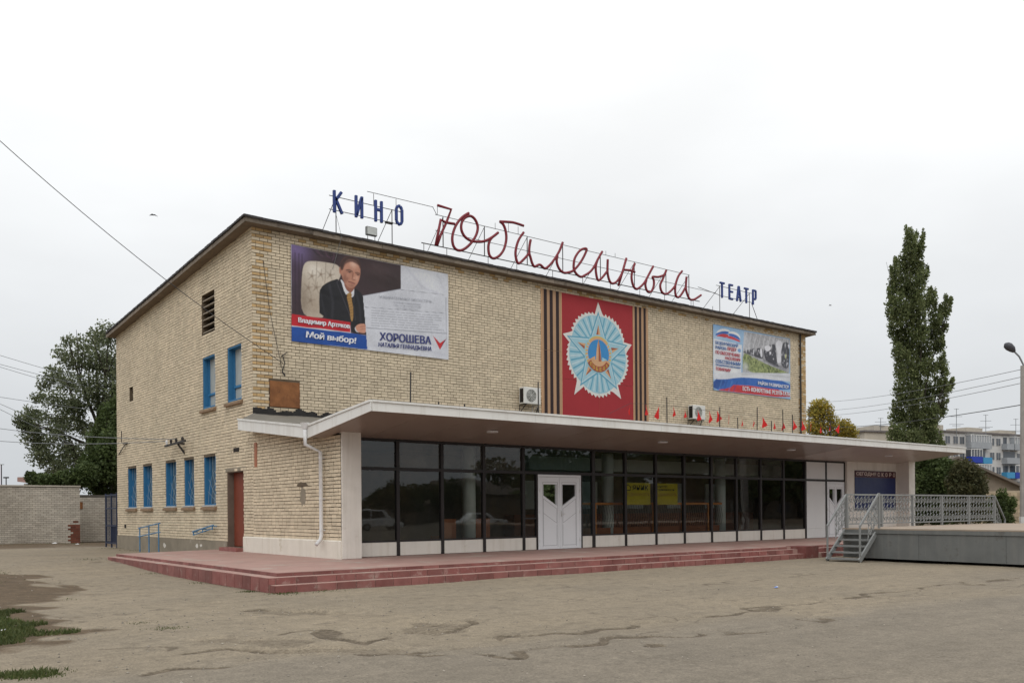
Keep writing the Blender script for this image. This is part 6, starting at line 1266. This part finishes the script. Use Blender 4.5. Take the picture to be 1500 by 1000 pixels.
# lamp post and wires
lp = empty('lamp_post', 'concrete lamp post with a curved arm at the right edge', 'lamp post')
B = at(1501, 700, 35); t = MB(); t.tube([(B.x, B.y, -.5), (B.x, B.y, 6.75)], [.20, .12], 10); t.build('pole', 'concrete', lp, smooth=False)
t = MB(); t.tube([(B.x, B.y, -.4), (B.x, B.y, .85)], .21, 10); t.build('painted_base', 'white_metal', lp)
hd = at(1481, 510, 35); a1 = at(1499.5, 535, 35); a2 = at(1493, 522, 35)
t = MB(); t.tube([(B.x, B.y, 6.3), tuple(a1), tuple(a2), tuple(hd)], .035, 6); t.build('arm', 'wire_grey', lp)
t = MB(); ax_ = (hd - a2).normalized(); q = at(1472, 503, 35); t.tube([tuple(at(1486, 515, 35)), tuple(at(1483, 511.5, 35)), tuple(at(1478, 507.5, 35)), tuple(at(1474, 505, 35)), tuple(q)], [.06, .13, .16, .13, .04], 10); t.build('lamp_head', 'lamp_head', lp, smooth=True)
def cable(pts, r, lb, mt='wire', grp='overhead wires'):
    o = []
    for (a, b, sag) in pts:
        a, b = Vector(a), Vector(b); o += [tuple(a.lerp(b, f) - Vector((0, 0, sag * 4 * f * (1 - f)))) for f in np.linspace(0, 1, 14)]
    t = MB(); t.tube(o, r, 5); tag(t.build('overhead_wire', mt, smooth=True), lb, 'wire', grp)
_a, _b2 = at(-120, 96, 22), Vector((.94, -.12, 6.0)); cable([(_a + (_a - _b2) * 1.6 + Vector((0, 0, 1.5)), _a, .1), (_a, _b2, .38)], .011, 'black cable sagging from the upper left sky to the hook under the left banner')
cable([((.94, -.12, 5.72), (.55, -.06, 7.6), .02), ((.55, -.06, 7.6), (.35, -.02, 9.2), .0)], .008, 'thin wire climbing the brick front left of the banner')
for i, (a, b, lb) in enumerate(((at(1500, 540, 35), at(1180, 589, 84), 'topmost power wire right of the poplar'), (at(1500, 551, 35), at(1180, 602, 84), 'second power wire from the top right of the poplar'), (at(1500, 560, 35), at(1180, 609, 84), 'third power wire from the top right of the poplar'), (at(1500, 592, 35), at(1180, 625, 84), 'lowest dark cable reaching the lamp post'))):
    cable([(at(1640, (540, 551, 560, 592)[i] - 16, 31), a, .05), (a, b, .35)], .012 if i < 3 else .018, lb, 'wire_grey' if i < 3 else 'wire')
for (p0, p1, lb) in (((0, 519), (120, 555), 'topmost thin wire entering the left tree'), ((0, 532), (120, 564), 'second thin wire entering the left tree'), ((0, 536), (120, 572), 'third thin wire entering the left tree'), ((0, 580), (120, 598), 'single darker wire entering the middle of the left tree'), ((0, 590), (120, 642), 'upper of the slanting wires at the left tree edge'), ((0, 598), (110, 652), 'lower of the slanting wires at the left tree edge')):
    s_ = (p1[1] - p0[1]) / (p1[0] - p0[0]); cable([(at(-80, p0[1] - 80 * s_, 46), at(p1[0], p1[1], 52), .05)], .013, lb, 'wire_grey')
for i, (v, y_) in enumerate(((645, 7.7), (622, 6.6))):
    cable([(at(-80, v - 8, 47), (-.28, y_, 3.98), .25)], .014, ('lower' if i == 0 else 'upper') + ' wire running from the left to the insulator bracket', 'wire_grey')
cable([((3.05, .28, 11.3), (2.9, -.42, 10.3), .0), ((2.9, -.42, 10.3), (2.75, -.06, 9.3), .0)], .007, 'pale thin wire hanging from the letter К over the banner', 'wire_grey')
# birds
for u, v, d, lb, sp in ((225, 315, 45, 'dark swallow in the sky left of the cinema', .17), (1216, 447, 60, 'tiny pale bird in the sky right of the roof', .16)):
    c = at(u, v, d); o = empty('bird', lb, 'bird', None, c)
    t = MB(); t.tube([rgt * -.05 + upv * -.02, rgt * .02 + upv * .01, rgt * .09 + upv * .02], [.008, .03, .01], 6); t.build('body', 'wire', o)
    for s_ in (-1, 1):
        t = MB(); f_ = fwd * s_; e_ = rgt * .06 * s_ + fwd * .03; t.add([rgt * -.02, rgt * .05, rgt * .06 * s_ + upv * .06 * (1 if s_ < 0 else .6) + fwd * .05 * s_, rgt * (.16 * s_) + upv * (-.10 if s_ < 0 else -.02) + fwd * .2 * s_], [(0, 1, 2), (1, 3, 2), (0, 2, 3)]); t.build('wing', 'wire' if u < 500 else 'wire_grey', o)
# far structure and aerials over the fence
t = MB(); a = at(34, 697, 90); k = 90 / 1311
ws = empty('far_shed', 'pinkish flat-roofed shed end poking out over the left brick wall', 'building')
V = lambda r_, f_, z: tuple(Vector((a.x, a.y, 0)) + rgt * r_ + fwd * f_ + Vector((0, 0, z)))
t.add([V(-.6, 0, 4.6), V(1.5, 0, 4.35), V(1.5, 3, 4.35), V(-.6, 3, 4.6), V(-.6, 0, 5.05), V(1.5, 0, 5.05), V(1.5, 3, 5.05), V(-.6, 3, 5.05)], [(0, 1, 2, 3), (7, 6, 5, 4), (0, 4, 5, 1), (1, 5, 6, 2), (2, 6, 7, 3), (3, 7, 4, 0)]); t.build('roof', mat('pink_roof', (.35, .22, .19), .9, .1, 1), ws)
t = MB(); t.add([V(-.1, .3, -.5), V(1.4, .3, -.5), V(1.4, 2.7, -.5), V(-.1, 2.7, -.5), V(-.1, .3, 4.4), V(1.4, .3, 4.33), V(1.4, 2.7, 4.33), V(-.1, 2.7, 4.4)], [(0, 1, 2, 3), (7, 6, 5, 4), (0, 4, 5, 1), (1, 5, 6, 2), (2, 6, 7, 3), (3, 7, 4, 0)]); t.build('wall', 'apt_tan', ws)
for u, v, lb in ((2, 680, 'thin tall mast far left over the brick wall'), (9, 699, 'short lamp-topped mast over the left brick wall')):
    t = MB(); b_ = at(u, v, 100); t.tube([(b_.x, b_.y, -.4), tuple(b_)], .06, 5); t.tube([b_ - rgt * .3, b_ + rgt * .3], .08 if v > 690 else .03, 4); tag(t.build('far_mast', 'wire'), lb, 'mast', 'masts beyond the left wall')

# ------------------------------------------------------------------ square behind the camera (seen mirrored in the glass)
def car(name, label, loc, rz, tall):
    o = empty(name, label, 'car', None, loc); o.rotation_euler = (0, 0, rz); L_ = 4.3; h = 1.72 if tall else 1.42; bl = .92 if tall else .82
    low = [(-2.12, .34), (2.1, .34), (2.16, .60), (2.08, bl - .08), (1.0, bl), (-2.05, bl), (-2.16, .62)]
    t = MB(); t.prism(low, -.84, .84, 'y'); b = t.build('body', 'car_white', o); bevel(b, .07, 3)
    cab = [(1.0, bl), (.35, h - .04), (.1, h), (-1.85 if tall else -1.15, h), (-2.0 if tall else -1.8, bl)]
    t = MB(); t.prism(cab, -.74, .74, 'y'); bevel(t.build('cabin', 'car_white', o), .06, 3)
    for s_ in (-1, 1):
        for a_, c_ in ((-.95, .02), (-1.75, -1.03)) if tall else ((-.62, .1), (-1.3, -.70)):
            t = MB(); y_ = .745 * s_; t.prism([(a_, bl + .06), (c_ + .42 if c_ > -.1 else c_, bl + .06), (c_ + .05 if c_ > -.1 else c_, h - .12), (a_ + (.08 if not tall else 0), h - .12)], y_ - .008, y_ + .008, 'y'); t.build('side_window', 'car_glass', o)
    t = MB(); t.add([(1.0, -.62, bl + .05), (1.0, .62, bl + .05), (.40, .58, h - .06), (.40, -.58, h - .06)], [(0, 1, 2, 3)]); w_ = t.build('windscreen', 'car_glass', o); w_.location = (.03, 0, .02)
    for x in (1.32, -1.32):
        for s_ in (-1, 1):
            t = MB(); t.tube([(x, s_ * .70, .33), (x, s_ * .86, .33)], .33, 18); wh = t.build('wheel', 'rubber', o); t = MB(); t.tube([(x, s_ * .8, .33), (x, s_ * .875, .33)], .19, 14); t.build('rim', 'rim', wh)
    for s_ in (-1, 1): t = MB(); t.box(2.1, 2.17, s_ * .7 - .15, s_ * .7 + .15, .62, .76); t.build('headlight', 'ac_white', o)
car('parked_car', 'white estate car parked across the square, mirrored in the leftmost foyer panes', (29.2, -53.7, gz(29.2, -53.7)), .15, True)
car('parked_car', 'white saloon car parked across the square, mirrored in the panes left of the doors', (34.5, -46, gz(34.5, -46)), .25, False)
gx_ = random.Random(5); proto = None
for i in range(15):
    x = 22 + i * 10 + gx_.uniform(-3, 3); y_ = -88 + gx_.uniform(-8, 6); h = gx_.uniform(.85, 1.25)
    if proto is None:
        cl = [((gx_.gauss(0, 1.8), gx_.gauss(0, 1.8), 4.2 + gx_.gauss(0, 1.5)), (1.6, 1.6, 1.3)) for _ in range(14)]
        proto = tree('square_tree', 'rounded dark tree in the row across the square, mirrored in the glass', 'tree', (0, 0, 0), cl, 3500, .45, 'leaf_dark', .22, 21, 'trees across the square'); o = proto
    else:
        o = proto.copy(); col.objects.link(o)
        for c in kids(proto): cc = c.copy(); col.objects.link(cc); cc.parent = o
    o.location = (x, y_, -.4); h *= .75 if x < 62 else 1.7; o.scale = (h * 1.1, h * 1.1, h); o.rotation_euler = (0, 0, i * 1.3)
fb = empty('far_house', 'long low plastered house across the square, mirrored in the glass', 'house', None, (122, -102, -.4))
t = MB(); t.box(-55, 60, -5, 5, 0, 4.2); t.build('wall', 'house_wall', fb); t = MB(); t.prism([(-5.6, 4.21), (5.6, 4.21), (0, 6.6)], -55.5, 60.5, 'x'); t.build('roof', 'slate', fb)
for i in range(18): t = MB(); t.box(-52 + i * 6.2, -50.4 + i * 6.2, 5.0, 5.04, 1.3, 3.0); t.build('window', 'apt_win', fb)

ff = empty('sky_block_fence', 'long low fence added across the square to keep bright horizon sky out of the glass', 'wall', None, (60, -93, -.4))  # added: blocks the bright sky under the tree crowns in the reflections
for i in range(24): t = MB(); x = -60 + i * 6.0; t.box(x + .06, x + 5.94, -.08, .08, 0, 2.9); t.build('sky_block_panel', 'house_wall', ff); t = MB(); t.box(x - .12, x + .12, -.12, .12, 0, 3.05); t.build('post', 'concrete', ff)
# ------------------------------------------------------------------ grass, gravel, litter
def grass():
    g = np.random.default_rng(5); P = []
    n = 70000; q = g.uniform((-11.5, -15.4), (-7.2, -9.2), (n, 2)); wx, wy = warp(q[:, 0], q[:, 1])
    k = (np.hypot((wx + 9.75) / 1.3, (wy + 12.4) / 2.3) + .22 * vnoise(q[:, 0], q[:, 1], .35) < 1) & (vnoise(q[:, 0], q[:, 1], .5) > -.9); P.append((q[k], 1.0))
    q = g.uniform((-10.5, -9.5), (-6.4, 1.5), (2200, 2)); k = (vnoise(q[:, 0], q[:, 1], .9) > .55) & (np.hypot((q[:, 0] + 8.3) / 1.9, (q[:, 1] + 4.6) / 6.2) < 1); P.append((q[k], .55))
    for x, y, r, c in ((-3.62, -10.35, .3, 260), (-3.95, -9.4, .22, 140), (-2.7, -10.35, .25, 70), (-7.2, -13.5, .16, 70), (-7.08, -14.4, .22, 170), (-9.2, -17.05, .22, 900), (-9.4, -16.95, .2, 700), (-4.2, 2.6, .5, 90), (-3.95, -3.0, .2, 50), (-3.95, -6.5, .25, 60), (-.3, 12, .8, 120), (-.2, 15, .7, 160), (-.6, 24.9, 1.8, 500), (-4, 25.2, 2.0, 420)):
        q = g.normal((x, y), r * .55, (c, 2)); P.append((q, .55 if x > -4.5 and y > -11 else .3 if y > -16.5 else .7))
    xy = np.concatenate([p for p, _ in P]); sc = np.concatenate([np.full(len(p), s) for p, s in P]); n = len(xy)
    z = ground_z(xy[:, 0], xy[:, 1]); h = (.02 + .06 * g.random(n) ** 1.8) * sc; a = g.random(n) * 2 * np.pi; w_ = .006 + .007 * g.random(n); ln = g.normal(0, .5, (n, 2)) * h[:, None]
    b = np.stack([xy[:, 0], xy[:, 1], z - .01], 1); dx = np.stack([np.cos(a) * w_, np.sin(a) * w_, np.zeros(n)], 1)
    tip = b + np.concatenate([ln, (h + .01)[:, None]], 1); mid = b + np.concatenate([ln * .35, (h * .6)[:, None]], 1)
    co = np.stack([b - dx, b + dx, mid + dx * .7, tip], 1).reshape(-1, 3)
    o = leaf_mesh('grass', co, 'grass'); tag(o, 'short green grass and weed tufts on the bare soil at the left', None, None, 'stuff')
grass()
def gravel():
    g = np.random.default_rng(8); n = 3200; xy = np.concatenate([g.uniform((-10, -22), (6, -9.9), (1300, 2)), g.uniform((-10, -21), (-3, -12), (1100, 2)), g.uniform((-10, -10), (-4.2, 8), (500, 2)), g.uniform((-6, 16), (2, 25.4), (300, 2))])
    s = .004 + .016 * g.random(len(xy)) ** 4
    xy = xy[~((xy[:, 0] > -3.8) & (xy[:, 1] > -10.25) & (xy[:, 1] < 15.8) & (xy[:, 0] < 30)) | (xy[:, 1] > 15.8)]; n = len(xy); s = s[:n]
    z = ground_z(xy[:, 0], xy[:, 1]); d = np.array([(1, 0, 0), (0, 1, 0), (-1, 0, 0), (0, -1, 0), (0, 0, .8), (0, 0, -.6)])
    co = (np.stack([xy[:, 0], xy[:, 1], z + s * .25], 1)[:, None] + d[None] * (s[:, None, None] * (.6 + .8 * g.random((n, 6, 1))))).reshape(-1, 3)
    f = np.array([(0, 1, 4), (1, 2, 4), (2, 3, 4), (3, 0, 4), (1, 0, 5), (2, 1, 5), (3, 2, 5), (0, 3, 5)]); idx = (f[None] + (np.arange(n) * 6)[:, None, None]).reshape(-1, 3)
    me = bpy.data.meshes.new('gravel'); me.from_pydata(co.tolist(), [], idx.tolist()); me.materials.append(M['stone']); tag(link('gravel', me), 'scattered small stones on the dusty asphalt', None, None, 'stuff')
gravel()
def scrap(x, y_, s, mt, lb):
    t = MB(); z = gz(x, y_); t.add([(x - s, y_ - s * .6, z + .01), (x + s * .8, y_ - s * .5, z + .02), (x + s, y_ + s * .6, z + .03), (x + s * .2, y_ + s * .2, z + s * .5), (x - s * .8, y_ + s * .7, z + .012)], [(0, 1, 3), (1, 2, 3), (2, 4, 3), (4, 0, 3), (0, 4, 2, 1)]); tag(t.build('litter', mt), lb, 'litter')
scrap(4.35, -16.14, .05, 'litter', 'small crumpled blue wrapper lying alone on the asphalt')
scrap(4.42, -16.10, .04, 'pvc', 'small white paper scrap touching the blue wrapper')
scrap(-.9, 24.4, .15, 'panel_grey', 'pale flat rubbish at the foot of the left brick wall')
scrap(-.2, 22.6, .1, 'panel_grey', 'pale scrap in front of the red patched wall')
for x, y_, s, lb in ((-8.6, -4.6, .07, 'white stone on the dark soil mound'), (-8.95, -13.4, .05, 'white scrap in the grass at the left')): scrap(x, y_, s, 'panel_grey', lb)
